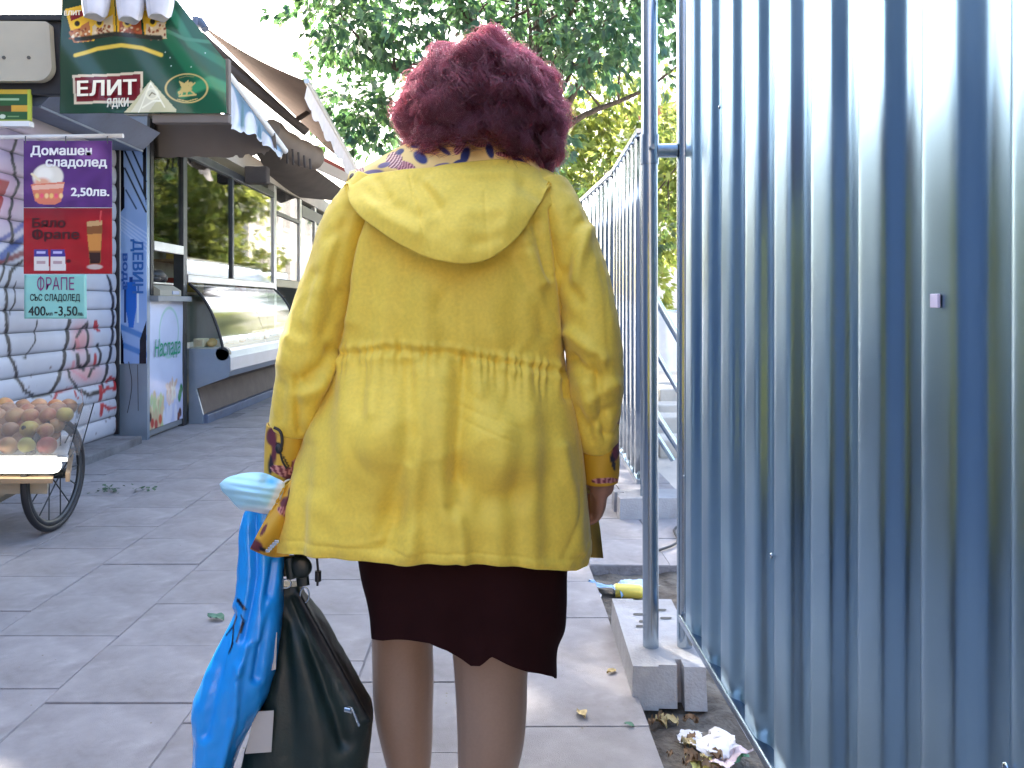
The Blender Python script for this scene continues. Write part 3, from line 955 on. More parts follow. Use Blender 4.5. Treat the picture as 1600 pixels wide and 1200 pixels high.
def valance_grid():
    nu, nv = 120, 40
    u, v = np.meshgrid(np.linspace(0, 1, nu), np.linspace(0, 1, nv))
    ys = 5.66 + u * (7.30 - 5.66)
    ztop = np.interp(ys, [4.85, 7.32], [2.95, 2.53]) - .02
    zbot = np.interp(ys, [5.66, 6.0, 6.33, 6.79, 7.09, 7.30], [2.425, 2.43, 2.47, 2.475, 2.44, 2.455]) + .008 * np.sin(ys * 37)
    z = zbot + v * (ztop - zbot)
    x = -1.91 + .02 * np.sin(ys * 9 + 1) * (1 - v) + .012 * np.sin(ys * 23) * (1 - v)
    P = np.stack([x, ys, z], -1)
    b = MB().grid(P, smooth=True)
    o = b.build('printed_valance', M['print_gloss'], aw)
    ca = o.data.color_attributes.new('Col', 'FLOAT_COLOR', 'POINT'); c = np.ones((nu * nv, 4)); c[:, :3] = paint_valance(u, v).reshape(-1, 3); ca.data.foreach_set('color', c.ravel())


valance_grid()
# cross curtain hanging under the awning
b = MB(); nu = 60
us = np.linspace(0, 1, nu); xs = -2.93 + us * 1.06
zb_ = 2.40 + .004 * np.sin(us * 40) + np.where(us > .66, (us - .66) ** 1.0 * .12 + .012 * np.sign(np.sin(us * 60)), 0) + np.where(us > .9, .03, 0)
P = np.stack([np.stack([xs, np.full(nu, 6.92) + .015 * np.sin(us * 14), zb_], -1), np.stack([xs, np.full(nu, 6.88), np.full(nu, 2.98) - us * .38], -1)])
b.grid(P, smooth=True); b.build('side_curtain', M['taupe'], aw)


def paint_banner(U, V):
    # px space of the photograph's board: x 93..355, y 177..-20
    X = 93 + U * 262; Yp = 177 - V * 197
    p = Paint(X, Yp, S(20, 62, 42))
    p.put(np.clip((X - 230) / 160, 0, .8), S(28, 92, 62)); p.put(np.clip((150 - X) / 90, 0, .6), S(32, 52, 30))
    p.line([(270, 20), (300, 70), (360, 105)], 7, S(40, 110, 78)); p.line([(265, 60), (300, 110), (360, 150)], 11, S(30, 100, 66)); p.line([(240, 40), (290, 62), (330, 66)], 3, S(60, 120, 90))
    p.line([(285, 145), (330, 128), (356, 138)], 9, S(52, 132, 88))
    # four packets in a fan
    Y_, BRN, NUT = S(226, 178, 48), S(126, 62, 40), S(196, 160, 110)
    for i, (xa, xb, ta, tb, ba, bb, col) in enumerate(((98, 142, 12, 4, 66, 62, S(176, 112, 66)), (136, 178, 2, -4, 60, 55, S(214, 196, 160)), (180, 222, -4, -2, 54, 55, S(168, 84, 50)), (222, 262, 2, 12, 56, 62, S(206, 186, 150)))):
        cx = (xa + xb) / 2
        p.poly([(xa, ta), (xb, tb), (xb - 2 if i > 1 else xb + 4, bb), (xa + 16 if i == 0 else xa + 4, ba)], Y_)
        p.poly([(xa + 7, (ta + ba) * .52 + 8), (xb - 2, (tb + bb) * .5 - 2), (xb, bb), (xa + 16 if i == 0 else xa + 6, ba)], col)
        g = np.random.default_rng(i)
        for _ in range(26):
            p.ell(g.uniform(xa + 10, xb - 2), g.uniform(40, bb), 2.4, 1.7, [BRN, NUT, S(230, 214, 180), S(140, 80, 50)][g.integers(4)], g.uniform(0, 3), .5)
        p.ell(cx - 2, 36, 7, 7, S(230, 190, 50), 0, .2); p.ell(cx - 2, 35, 4.4, 4.4, S(40, 34, 20), 0, .3)
        p.poly([(xa + 8, ta + 10), (xb - 6, tb + 8), (xb - 6, tb + 17), (xa + 10, ta + 19)], S(130, 30, 32))
    p.line([(117, 60), (180, 53), (252, 60)], 4, S(34, 34, 18))
    p.line([(117, 86), (150, 75), (190, 71), (222, 75), (252, 86)], 3.4, S(214, 184, 70))
    # ЕЛИТ plate
    p.poly([(113, 117), (224, 112), (223, 160), (115, 163)], S(206, 190, 160)); p.poly([(117, 121), (220, 116), (219, 156), (119, 159)], S(112, 26, 34))
    # glare painted as a pale triangle, with a coil emblem in it
    p.poly([(193, 176), (236, 126), (276, 172), (275, 176)], S(196, 190, 150)); p.poly([(203, 175), (236, 128), (252, 150), (232, 175)], S(214, 208, 178))
    p.line([(216, 175), (236, 130), (258, 168)], 1.0, S(240, 236, 210)); p.ring(238, 147, 9, 8, 1.2, S(238, 232, 200)); p.line([(234, 150), (238, 145), (243, 148)], 1.0, S(120, 110, 80)); p.line([(222, 168), (240, 158), (252, 158)], 1.4, S(240, 236, 210))
    # oval with a winged lion
    GD = S(192, 170, 104)
    p.ring(292, 138, 33, 22, .9, GD)
    p.ell(291, 139, 9, 5, GD, -.1, .3); p.ell(298, 132, 4, 4, GD, 0, .3); p.poly([(284, 138), (279, 126), (288, 130), (295, 125), (294, 136)], GD); p.poly([(283, 140), (277, 143), (279, 148), (284, 145)], GD)
    p.line([(285, 143), (283, 149)], 1.3, GD); p.line([(298, 142), (304, 147)], 1.3, GD); p.line([(300, 134), (305, 130)], 1.1, GD); p.line([(292, 143), (291, 149)], 1.3, GD); p.line([(280, 150), (306, 148)], 1.4, GD)
    p.line([(277, 155), (292, 158), (308, 154)], .8, GD); p.line([(280, 122), (292, 119), (304, 121)], .6, S(120, 120, 70))
    g = np.random.default_rng(2)
    for _ in range(5): p.ell(g.uniform(240, 340), g.uniform(80, 115), .9, .9, S(200, 220, 210), 0, .6)
    return p.C


bnY = 4.76
bnr = empty('nut_banner', (-2.0, bnY, 2.26), 'dark green advertising banner with nut packets, maroon name plate and gold oval', 'banner')
nu, nv = 260, 200
u, v = np.meshgrid(np.linspace(0, 1, nu), np.linspace(0, 1, nv))
Cb = paint_banner(u, v)
pxs = 93 + u * 262; pys = 177 - v * 197
rlim = np.where(pys < 92, 350 - (92 - pys) * (75 / 92), 352 + (pys - 92) * .03)
pxc = np.minimum(pxs, rlim)
# squeeze the columns that lie past the slanted edge so the board really ends there
Pb = np.stack([(pxc - 770) / 1250 * bnY, bnY + .02 * np.sin(u * 5 + v * 2) * v + .006 * np.sin(u * 17 + v * 9), CAM_H - (pys - 475 + .00) / 1250 * bnY], -1)
keep = pxs <= rlim + 1.2
idx = np.arange(nu * nv).reshape(nv, nu)
fq = np.stack([idx[:-1, :-1], idx[:-1, 1:], idx[1:, 1:], idx[1:, :-1]], -1)
kq = keep[:-1, :-1] & keep[1:, :-1]
me = bpy.data.meshes.new('printed_sheet')
Pk = Pb.reshape(-1, 3)
me.from_pydata(Pk.tolist(), [], fq[kq].tolist())
ca = me.color_attributes.new('Col', 'FLOAT_COLOR', 'POINT'); c = np.ones((nu * nv, 4)); c[:, :3] = Cb.reshape(-1, 3); ca.data.foreach_set('color', c.ravel())
bm = bmesh.new(); bm.from_mesh(me)
bmesh.ops.delete(bm, geom=[q for q in bm.verts if not q.link_faces], context='VERTS')
for f in bm.faces: f.smooth = True
bm.normal_update(); bmesh.ops.solidify(bm, geom=bm.faces[:], thickness=.006); bm.to_mesh(me); bm.free()
link_mesh('printed_sheet', me, M['print_gloss'], bnr)
INK_CREAM = mat('ink_cream', S(236, 226, 200), .5)


def banner_text(s, px, py, hpx, wpx, m, bold, align='CENTER', lift=.022):
    o = W(px, py, bnY)
    return text_mesh('lettering', s, m, (o[0], o[1], o[2]), (1, 0, .03), (0, 0, 1), hpx / 1250 * bnY, bnr, bold=bold, width=wpx / 1250 * bnY, align=align, lift=lift)


banner_text('ЕЛИТ', 169, 150, 23, 93, INK_CREAM, .028)
banner_text('ЯДКИ', 187, 168, 13, 34, mat('ink_pale', S(214, 208, 186), .5), .03)
banner_text('ЕЛИТ', 118, 27, 7, 26, INK_CREAM, .028, lift=.035)
banner_text('ЕЛИТ', 240, 19, 7, 26, INK_CREAM, .028, lift=.035)
fr = MB()
p0_, p1_, p2_ = W(238, 192, 4.78), W(355, 178, 4.78), W(350, 92, 4.78)
fr.box(p0_[0], p1_[0] + .01, 4.775, 4.83, p0_[2], p1_[2] - .002, ch=.006); fr.box(p1_[0] - .014, p1_[0] + .012, 4.775, 4.82, p1_[2], p2_[2], ch=.005)
fr.build('frame', M['taupe'], bnr)

# crumpled clear plastic hanging over the banner's top
pc = empty('plastic_curtain', (-2.1, 4.66, 2.8), 'cloudy plastic sheeting bunched over the top of the green banner', 'plastic sheet')
mp_ = mat('cloudy_plastic', (.62, .62, .66), .3, noise=.15, nscale=9, trans=.25)
for (xa, xb, yb) in ((126, 172, 26), (180, 226, 31), (226, 272, 27)):
    q = []
    for i in range(14):
        t = i / 13
        py_ = -30 + t * (yb + 30)
        hw = (xb - xa) / 2 * (1 - .25 * t ** 3)
        q.append((W((xa + xb) / 2, py_, 4.66), hw / 1250 * 4.66))
    b = MB(); P = []
    for p_, hw in q:
        P.append([(p_[0] + hw * math.cos(a) * (1 + .06 * math.sin(a * 5)), p_[1] + .05 * math.sin(a), p_[2] + .012 * math.sin(a * 3)) for a in np.linspace(0, 2 * math.pi, 28, endpoint=False)])
    b.grid(np.array(P), smooth=True, close_u=True); b.add(P[-1], [tuple(range(28))])
    b.build('fold', mp_, pc)

# rounded beige board, small green sign
rb = empty('rounded_board', (-2.95, 4.9, 2.4), 'beige rounded plastic board with two screw holes above the small green sign', 'board')
pts = []
xa, xb, zt, zb2 = W(-70, 30, 4.9)[0], W(78, 30, 4.9)[0], W(0, 32, 4.9)[2], W(0, 129, 4.9)[2]
for cx, cz, a0, r_ in ((xb - .08, zb2 + .10, -90, .09), (xb - .035, zt - .035, 0, .03)):
    for k in range(8):
        a = R(a0 + k * 90 / 7); pts.append((cx + r_ * math.cos(a), 4.9, cz + r_ * math.sin(a)))
pts += [(xa, 4.9, zt), (xa, 4.9, zb2 + .01)]
MB().prism(pts, (0, .05, 0)).build('panel', M['beige'], rb)
b = MB()
for px_ in (6, 45, -50): b.tube([W(px_, 90, 4.898), W(px_, 90, 4.894)], .011, 10)
b.build('screw_hole', M['dark_metal'], rb)
b = MB(); b.box(xa, xb + .06, 4.96, 5.02, zb2 - .06, zt + .02, ch=.01); b.box(xa, xb + .07, 4.93, 4.955, zt + .012, zt + .05, ch=.005)
b.build('backing', M['black'], rb)
def paint_green(U, V):
    p = Paint(U, V, S(36, 82, 40), 1)
    p.rect(0, 1, .86, 1, S(190, 160, 50)); p.rect(.92, 1, 0, 1, S(170, 180, 60)); p.rect(0, 1, 0, .04, S(150, 160, 60)); p.rect(0, .9, .30, .48, S(70, 50, 26)); p.rect(.5, .92, .30, .5, S(196, 150, 50)); p.rect(.1, .7, .66, .72, S(150, 180, 140)); p.ell(.27, .14, .08, .07, S(200, 210, 190)); p.rect(.4, .7, .12, .16, S(120, 150, 100))
    return p.C
gsn = empty('green_sign', (-3.0, 4.95, 2.25), 'small green and yellow framed sign beside the blue canopy', 'sign')
o_ = W(-12, 189, 4.95)
painted_panel('printed_sheet', M['print'], o_, (.235, 0, 0), (0, 0, .195), 60, 60, paint_green, gsn, thick=.02)
MB().box(o_[0], o_[0] + .235, 4.94, 4.99, o_[2] - .034, o_[2] - .002).build('ledge', M['white_paint'], gsn)

# ------------------------------------------------------------------ hanging price signs on a white rod
rod = empty('sign_rod', (-2.6, 5.0, 2.18), 'white horizontal rod from the shuttered kiosk that carries the price signs', 'rod')
MB().tube([(AX + .006, 5.0, 2.172), (-2.31, 5.0, 2.181)], .014, 12).build('bar', M['white_paint'], rod)
hk = MB()
for px_ in (40, 103, 168):
    p_ = Vector(W(px_, 214, 4.985)); hk.tube([p_ + Vector((0, .02, .015)), p_ + Vector((0, -.004, .0)), p_ + Vector((0, 0, -.04))], .0035, 6)
hk.build('hook', M['dark_metal'], rod)
SY = 4.985


def sgn(name, lab, x0, x1, y0, y1, nx, ny, paint, bend=.002):
    t = empty(name, W((x0 + x1) / 2, y1, SY), lab, 'price sign', 'price signs hanging from the white rod')
    o_ = W(x0, y1, SY)
    painted_panel('printed_sheet', M['print_gloss'], o_, ((x1 - x0) / 1250 * SY, 0, .0), (0, 0, (y1 - y0) / 1250 * SY), nx, ny, paint, t, thick=.003, warp=lambda u, v: bend * np.sin(u * 4 + v * 3) * (1 - v))
    return t


def sg_text(t, s, px, py, h, w, m, bold, align='CENTER', shear=0.0):
    o_ = W(px, py, SY - .0035)
    text_mesh('lettering', s, m, o_, (1, 0, 0), (0, 0, 1), h / 1250 * SY, t, bold=bold, width=w / 1250 * SY, align=align, lift=.0, shear=shear)


def paint_ice(U, V):
    X = 37 + U * 138; Y = 324 - V * 104
    p = Paint(X, Y, S(84, 44, 108)); p.mottle(.12, 7, .12)
    p.ell(140, 240, 22, 16, S(128, 78, 146), .4, 1.0); p.ell(105, 300, 26, 10, S(104, 58, 124), 0, 1.0)
    p.ell(75, 276, 24, 20, S(222, 214, 196), 0, .12); p.ell(70, 272, 13, 11, S(236, 230, 215), 0, .5); p.ell(66, 286, 12, 8, S(220, 160, 130), 0, .6); p.line([(50, 272), (62, 282)], 2, S(226, 210, 170))
    p.poly([(48, 288), (101, 284), (96, 315), (86, 320), (62, 319), (55, 314)], S(214, 120, 92)); p.poly([(50, 290), (100, 287), (99, 294), (51, 297)], S(228, 176, 150))
    for i in range(6): p.ell(58 + i * 7.5, 306, 3, 4, [S(235, 190, 110), S(230, 90, 110), S(240, 200, 140)][i % 3], 0, .5)
    return p.C


def paint_red(U, V):
    X = 37 + U * 138; Y = 428 - V * 103
    p = Paint(X, Y, S(158, 22, 30)); p.put(np.clip((V - .8) * 4, 0, .6), S(110, 14, 34)); p.mottle(.08, 9, .1)
    p.poly([(135, 347), (160, 345), (157, 412), (140, 413)], S(128, 78, 40)); p.poly([(136, 366), (159, 365), (157, 392), (139, 392)], S(196, 130, 62)); p.poly([(136, 346), (160, 344), (159, 352), (136, 354)], S(190, 150, 100)); p.poly([(139, 394), (157, 394), (156, 411), (141, 411)], S(52, 26, 22)); p.ell(148, 417, 12, 4, S(190, 170, 160), 0, .3)
    p.line([(156, 346), (158, 330)], 1.2, S(200, 70, 70))
    for x in (53, 79):
        p.poly([(x, 400), (x + 23, 400), (x + 24, 423), (x, 423)], S(222, 214, 206)); p.poly([(x, 390), (x + 22, 390), (x + 23, 401), (x, 401)], S(64, 52, 130)); p.rect(x + 4, x + 18, 408, 412, S(180, 150, 150)); p.rect(x + 4, x + 18, 393, 396, S(190, 180, 220))
    p.ell(107, 408, 4, 3, S(80, 12, 20), 0, .5)
    return p.C


def paint_teal(U, V):
    p = Paint(U, V, S(140, 200, 188)); p.mottle(.04, 3, 7)
    return p.C


WHT = mat('ink_white', S(232, 228, 226), .5); KRED = mat('ink_darkred', S(66, 10, 16), .5); KBLK = mat('ink_black', S(30, 40, 40), .5); KPUR = mat('ink_purple', S(128, 50, 110), .5)
t = sgn('price_sign', 'purple ice cream price sign at the top of the hanging signs', 37, 175, 220, 324, 140, 110, paint_ice)
sg_text(t, 'Домашен', 96, 242, 14, 96, WHT, .03); sg_text(t, 'сладолед', 119, 260, 14, 96, WHT, .03); sg_text(t, '2,50лв.', 141, 306, 13, 60, WHT, .03)
t = sgn('price_sign', 'red frappe sign with a tall glass, hanging below the purple one', 37, 175, 325, 428, 140, 110, paint_red)
sg_text(t, 'Бяло', 76, 355, 14, 52, KRED, .03); sg_text(t, 'Фрапе', 87, 373, 14, 74, KRED, .03)
t = sgn('price_sign', 'pale turquoise paper price sign hanging lowest, below the red sign', 38, 135, 429, 498, 20, 20, paint_teal, .003)
sg_text(t, 'ФРАПЕ', 87, 453, 20, 58, KPUR, 0); sg_text(t, 'СЪС СЛАДОЛЕД', 86, 470, 10.5, 78, KBLK, .014); sg_text(t, '400', 58, 493, 15, 27, KBLK, .014); sg_text(t, 'мл', 77, 493, 6, 10, KBLK, .03); sg_text(t, '-3,50', 103, 493, 15, 36, KBLK, .014); sg_text(t, 'лв.', 126, 493, 6, 9, KBLK, .03)

# ------------------------------------------------------------------ brown awning and its neighbours farther up
ba = empty('brown_awning', (-1.9, 8.2, 3.0), 'brown canvas awning with a white scalloped valance, over the far kiosks', 'awning')
A_, B_, C_, D_ = Vector((-3.02, 8.2, 4.02)), Vector((-1.9, 8.2, 3.41)), Vector((-1.89, 11.0, 3.0)), Vector((-2.64, 11.0, 3.64))
P = []
for i in range(13):
    t_ = i / 12
    row = []
    for j in range(13):
        s_ = j / 12
        p_ = A_.lerp(B_, s_).lerp(D_.lerp(C_, s_), t_)
        p_.z -= .05 * math.sin(math.pi * s_) * (1 + .3 * math.sin(t_ * 7))
        row.append(p_)
    P.append(row)
MB().grid(np.array([[tuple(q) for q in r_] for r_ in P])).build('canvas', M['brown_cloth'], ba)
MB().tube([B_ + Vector((0, -.03, 0)), C_ + Vector((0, .05, 0))], .03, 10).build('front_bar', M['alu'], ba)
nu = 90; ys = np.linspace(0, 1, nu)
top = np.array([tuple(B_.lerp(C_, a)) for a in ys]); bot = top.copy(); bot[:, 2] -= .17 + .05 * np.abs(np.sin(ys * math.pi * 9)) ; bot[:, 0] += .015 * np.sin(ys * 30) - .03
top[:, 2] -= .025
MB().grid(np.array([top, bot])).build('scalloped_valance', mat('valance_white', (.6, .58, .6), .8, noise=.1), ba)
for (p0, p1, r_) in ((W(315, 55, 8.0), W(462, 190, 9.2), .035), (W(462, 188, 9.2), W(487, 172, 9.4), .03), (W(322, 78, 8.0), W(478, 206, 9.0), .05)):
    MB().tube([p0, p1], r_, 8).build('folding_arm', M['dark_cloth'], ba)
b = MB(); b.box(-3.05, -2.98, 8.1, 8.2, 3.95, 4.05, ch=.02); b.tube([W(312, 32, 8.15), W(321, 46, 8.1)], .04, 8)
b.build('wall_bracket', M['blue_grey'], ba)

dk = empty('dark_awning', (-2.2, 10.5, 2.6), 'dark sagging awning rolled above the far kiosk windows', 'awning')
b = MB()
a0, a1, a2, a3 = [Vector(q) for q in (W(385, 215, 8.6), W(490, 262, 10.6), W(566, 318, 13.5), W(440, 306, 11.5))]
P = [[tuple(a0.lerp(a1, s).lerp(a3.lerp(a2, s), t) - Vector((0, 0, .08 * math.sin(math.pi * s) * math.sin(math.pi * t)))) for s in np.linspace(0, 1, 10)] for t in np.linspace(0, 1, 10)]
b.grid(np.array(P)); b.build('canvas', M['dark_cloth'], dk)
b = MB()
rp = smooth_path([W(420, 205, 8.9), W(446, 225, 9.2), W(470, 238, 9.5), W(489, 246, 9.8)], 16)
b.tube([tuple(q) for q in rp], [.15 + .010 * math.sin(i * 1.3) for i in range(16)], 14); b.build('rolled_cloth', M['taupe'], dk)
b = MB()
for k in range(5):
    p_ = Vector(W(448 + k * 9, 228 + k * 5, 9.1)); b.tube([p_, p_ + Vector((.01, 0, -.20 + .02 * k))], .012, 6)
b.build('strap', M['dark_cloth'], dk)
MB().box(-2.86, -2.6, 9.2, 9.35, 2.52, 2.72, ch=.02).build('housing', M['dark_cloth'], dk)
ra = empty('striped_valance', (-2.0, 11, 2.7), 'pale valance with a red upper edge below the brown awning', 'valance')
v0, v1 = Vector(W(490, 262, 11.2)), Vector(W(556, 292, 13.4))
b = MB(); b.prism([v0, v1, v1 + Vector((0, 0, .16)), v0 + Vector((0, 0, .16))], (-.02, 0, 0)); b.build('cloth', mat('valance_grey', (.5, .44, .44), .8), ra)
b = MB(); b.prism([v0 + Vector((0, 0, .165)), v1 + Vector((0, 0, .165)), v1 + Vector((0, 0, .22)), v0 + Vector((0, 0, .22))], (-.03, 0, 0)); b.build('red_edge', mat('valance_red', S(140, 50, 46), .8), ra)
# ------------------------------------------------------------------ fruit cart
ct = empty('fruit_cart', (-2.3, 3.9, 0), 'old wooden fruit cart with a spoked wheel, glass sides and a glowing front tube', 'cart')
CX, CY, WR = -2.19, 4.0, .28
wheel = MB()
ang = np.linspace(0, 2 * math.pi, 49)
wheel.tube([(CX, CY + (WR - .016) * math.cos(a), WR + (WR - .016) * math.sin(a)) for a in ang], .016, 10, caps=False)
wo_ = wheel.build('wheel', M['black'], ct)
rim = MB(); rim.tube([(CX, CY + (WR - .042) * math.cos(a), WR + (WR - .042) * math.sin(a)) for a in ang], [(.012, .016)] * 49, 8, caps=False)
rim.build('rim', M['dark_metal'], wo_)
MB().tube([(CX - .05, CY, WR), (CX + .05, CY, WR)], .022, 12).build('hub', M['dark_metal'], wo_)
for k in range(14):
    a = 2 * math.pi * k / 14
    MB().tube([(CX + (.025 if k % 2 else -.025), CY + .02 * math.cos(a), WR + .02 * math.sin(a)), (CX, CY + (WR - .045) * math.cos(a), WR + (WR - .045) * math.sin(a))], .0035, 6).build('spoke', M['dark_metal'], wo_)
MB().tube([(CX - .9, CY, WR), (CX + .06, CY, WR)], .014, 10).build('axle', M['dark_metal'], ct)
X0 = -3.1
XR = -1.955
SK_ = -.50                                                   # the cart's end runs back obliquely


def cart_slab(xr, y0, y1, z0, z1, dx=0.0):
    return [(X0, y0, z0), (xr, y0, z0), (xr + SK_ * (y1 - y0) + dx, y1, z0), (X0, y1, z0)], (0, 0, z1 - z0)


def cart_part(name, m, *specs):
    b = MB()
    for sp in specs: b.prism(*cart_slab(*sp))
    return b.build(name, m, ct)


cart_part('tray_floor', M['white_paint'], (XR - .03, 3.735, 4.36, .395, .415))
MB().box(X0, XR - .075, 3.722, 3.7345, .345, .425, ch=.003).build('front_board', M['white_paint'], ct)
MB().tube([(X0, 3.70, .383), (-2.03, 3.70, .383), (-2.012, 3.70, .383), (-2.002, 3.70, .383)], [.036, .036, .03, .016], 14).build('light_tube', mat('tube_glow', (.9, .9, .85), .3, emit=(1, .95, .82), estr=.9), ct)
cart_part('front_rail', M['wood'], (XR - .075, 3.69, 3.76, .302, .324))
cart_part('chassis', M['beige'], (-2.10, 3.77, 4.3, .235, .30))
b = MB(); b.prism([(X0, 3.80, .234), (-2.30, 3.80, .234), (-2.62, 3.80, .06), (X0, 3.80, .06)], (0, .3, 0)); b.build('leg_board', M['beige'], ct)
b = MB(); b.prism([(XR - .012, 3.70, .43), (XR - .012 + SK_ * .64, 4.34, .43), (XR + .04 + SK_ * .68, 4.38, .665), (XR + .06, 3.70, .665)], (.004, 0, 0)); b.build('end_pane', M['glass'], ct)
b = MB(); b.prism([(X0, 3.715, .43), (XR + .035, 3.715, .43), (XR + .115, 3.69, .67), (X0, 3.69, .67)], (0, .004, 0)); b.build('front_pane', hazy_mat('hazy_plastic', .16, .22), ct)
MB().tube([(XR + .036, 3.71, .425), (XR + .117, 3.688, .675)], .003, 6).build('edge_strip', M['dark_metal'], ct)
b = MB(); b.prism([(XR - .04, 3.735, .30), (XR - .02, 3.735, .30), (XR - .02 + SK_ * .6, 4.34, .30), (XR - .04 + SK_ * .6, 4.34, .30)], (0, 0, .04)); b.build('end_board', M['wood'], ct)


def fruit_mesh(seed, m, r=.042, groove=True):
    g = random.Random(seed)
    b = MB(); seg, rings = 18, 12; v = []; f = []
    for i in range(rings + 1):
        th = math.pi * i / rings
        for k in range(seg):
            ph = 2 * math.pi * k / seg
            rr = r * (1 - .10 * math.exp(-(th / .35) ** 2) - .05 * math.exp(-((math.pi - th) / .4) ** 2)) * (1 - (.06 * math.exp(-(min(ph, 2 * math.pi - ph) / .25) ** 2) * math.sin(th) if groove else 0)) * (1 + .02 * math.sin(3 * ph + seed))
            v.append((rr * math.sin(th) * math.cos(ph), rr * math.sin(th) * math.sin(ph), rr * .94 * math.cos(th)))
    for i in range(rings):
        for k in range(seg):
            f.append((i * seg + k, (i + 1) * seg + k, (i + 1) * seg + (k + 1) % seg, i * seg + (k + 1) % seg))
    b.add(v, f, 0, True)
    me = bpy.data.meshes.new('peach'); me.from_pydata(b.v, [], b.f); me.polygons.foreach_set('use_smooth', b.sm); me.materials.append(m)
    return me


def fruit_mat(name, a, c):
    return mat(name, a, .5, noise=.15, nscale=20, dirt=c, dscale=9, dlo=.42, dhi=.62, objrand=.15, sheen=.2)


PE = fruit_mesh(1, fruit_mat('peach_skin', S(222, 168, 104), S(190, 112, 72)))
PB = fruit_mesh(2, fruit_mat('peach_brown', S(200, 150, 104), S(164, 110, 80)))
AG = fruit_mesh(3, fruit_mat('apple_green', S(166, 176, 62), S(196, 176, 84)), .041, False)
AR = fruit_mesh(4, fruit_mat('apple_red', S(176, 58, 56), S(190, 110, 80)), .043, False)
AY = fruit_mesh(5, fruit_mat('apple_yellow', S(214, 184, 84), S(190, 150, 70)), .043, False)
gf = random.Random(12)
fg = 'fruit heaped on the cart'
specials = {(2, 6): (AY, 'yellow apple at the top end of the fruit heap', 'apple'), (1, 4): (AY, 'yellow fruit with a dark sticker in the middle of the fruit heap', 'apple'),
            (1, 6): (AR, 'red fruit near the glass end of the heap', 'apple'), (0, 6): (AR, 'darker red fruit low at the glass end of the heap', 'apple'), (1, 1): (AG, 'large green fruit at the cut side of the heap', 'apple'), (0, 5): (AG, 'yellowish green fruit low in the heap beside the red one', 'apple')}
for layer in range(3):
    for row in range(3 if layer < 2 else 3):
        for k in range(9):
            x = -2.62 + k * .083 + (layer % 2) * .035 + gf.uniform(-.008, .008)
            y = 3.79 + row * .10 + layer * .09 + gf.uniform(-.01, .01)
            z = .415 + .043 + layer * .058 + row * .012 + gf.uniform(-.004, .006)
            if x > XR - .085 + layer * .03 + SK_ * (y - 3.72): continue
            me, lab, cat_ = (PE if gf.random() < .6 else PB), None, 'peach'
            if row == 0 and (layer, k) in specials:
                me, lab, cat_ = specials[(layer, k)]
            o = bpy.data.objects.new('peach' if cat_ == 'peach' else 'apple', me); COL.objects.link(o)
            o.location = (x, y, z); s = gf.uniform(.9, 1.1); o.scale = (s, s, s)
            o.rotation_euler = (gf.uniform(-.9, .9), gf.uniform(-.9, .9), gf.uniform(0, 6))
            nth_ = 'first second third fourth fifth sixth seventh eighth ninth'.split()
            tag(o, lab or f"{'orange' if me is PE else 'brownish'} peach, {nth_[k]} from the cut side, {['front', 'middle', 'back'][row]} row of the {['bottom', 'middle', 'top'][layer]} layer", cat_, fg)
            if lab and 'sticker' in lab:
                s_ = MB(); s_.sphere((x - .003, y - .040, z + .012), (.013, .004, .013), 10, 6)
                so = s_.build('sticker', M['black']); so.parent = o; so.matrix_parent_inverse = (Matrix.LocRotScale(o.location, o.rotation_euler, o.scale)).inverted()

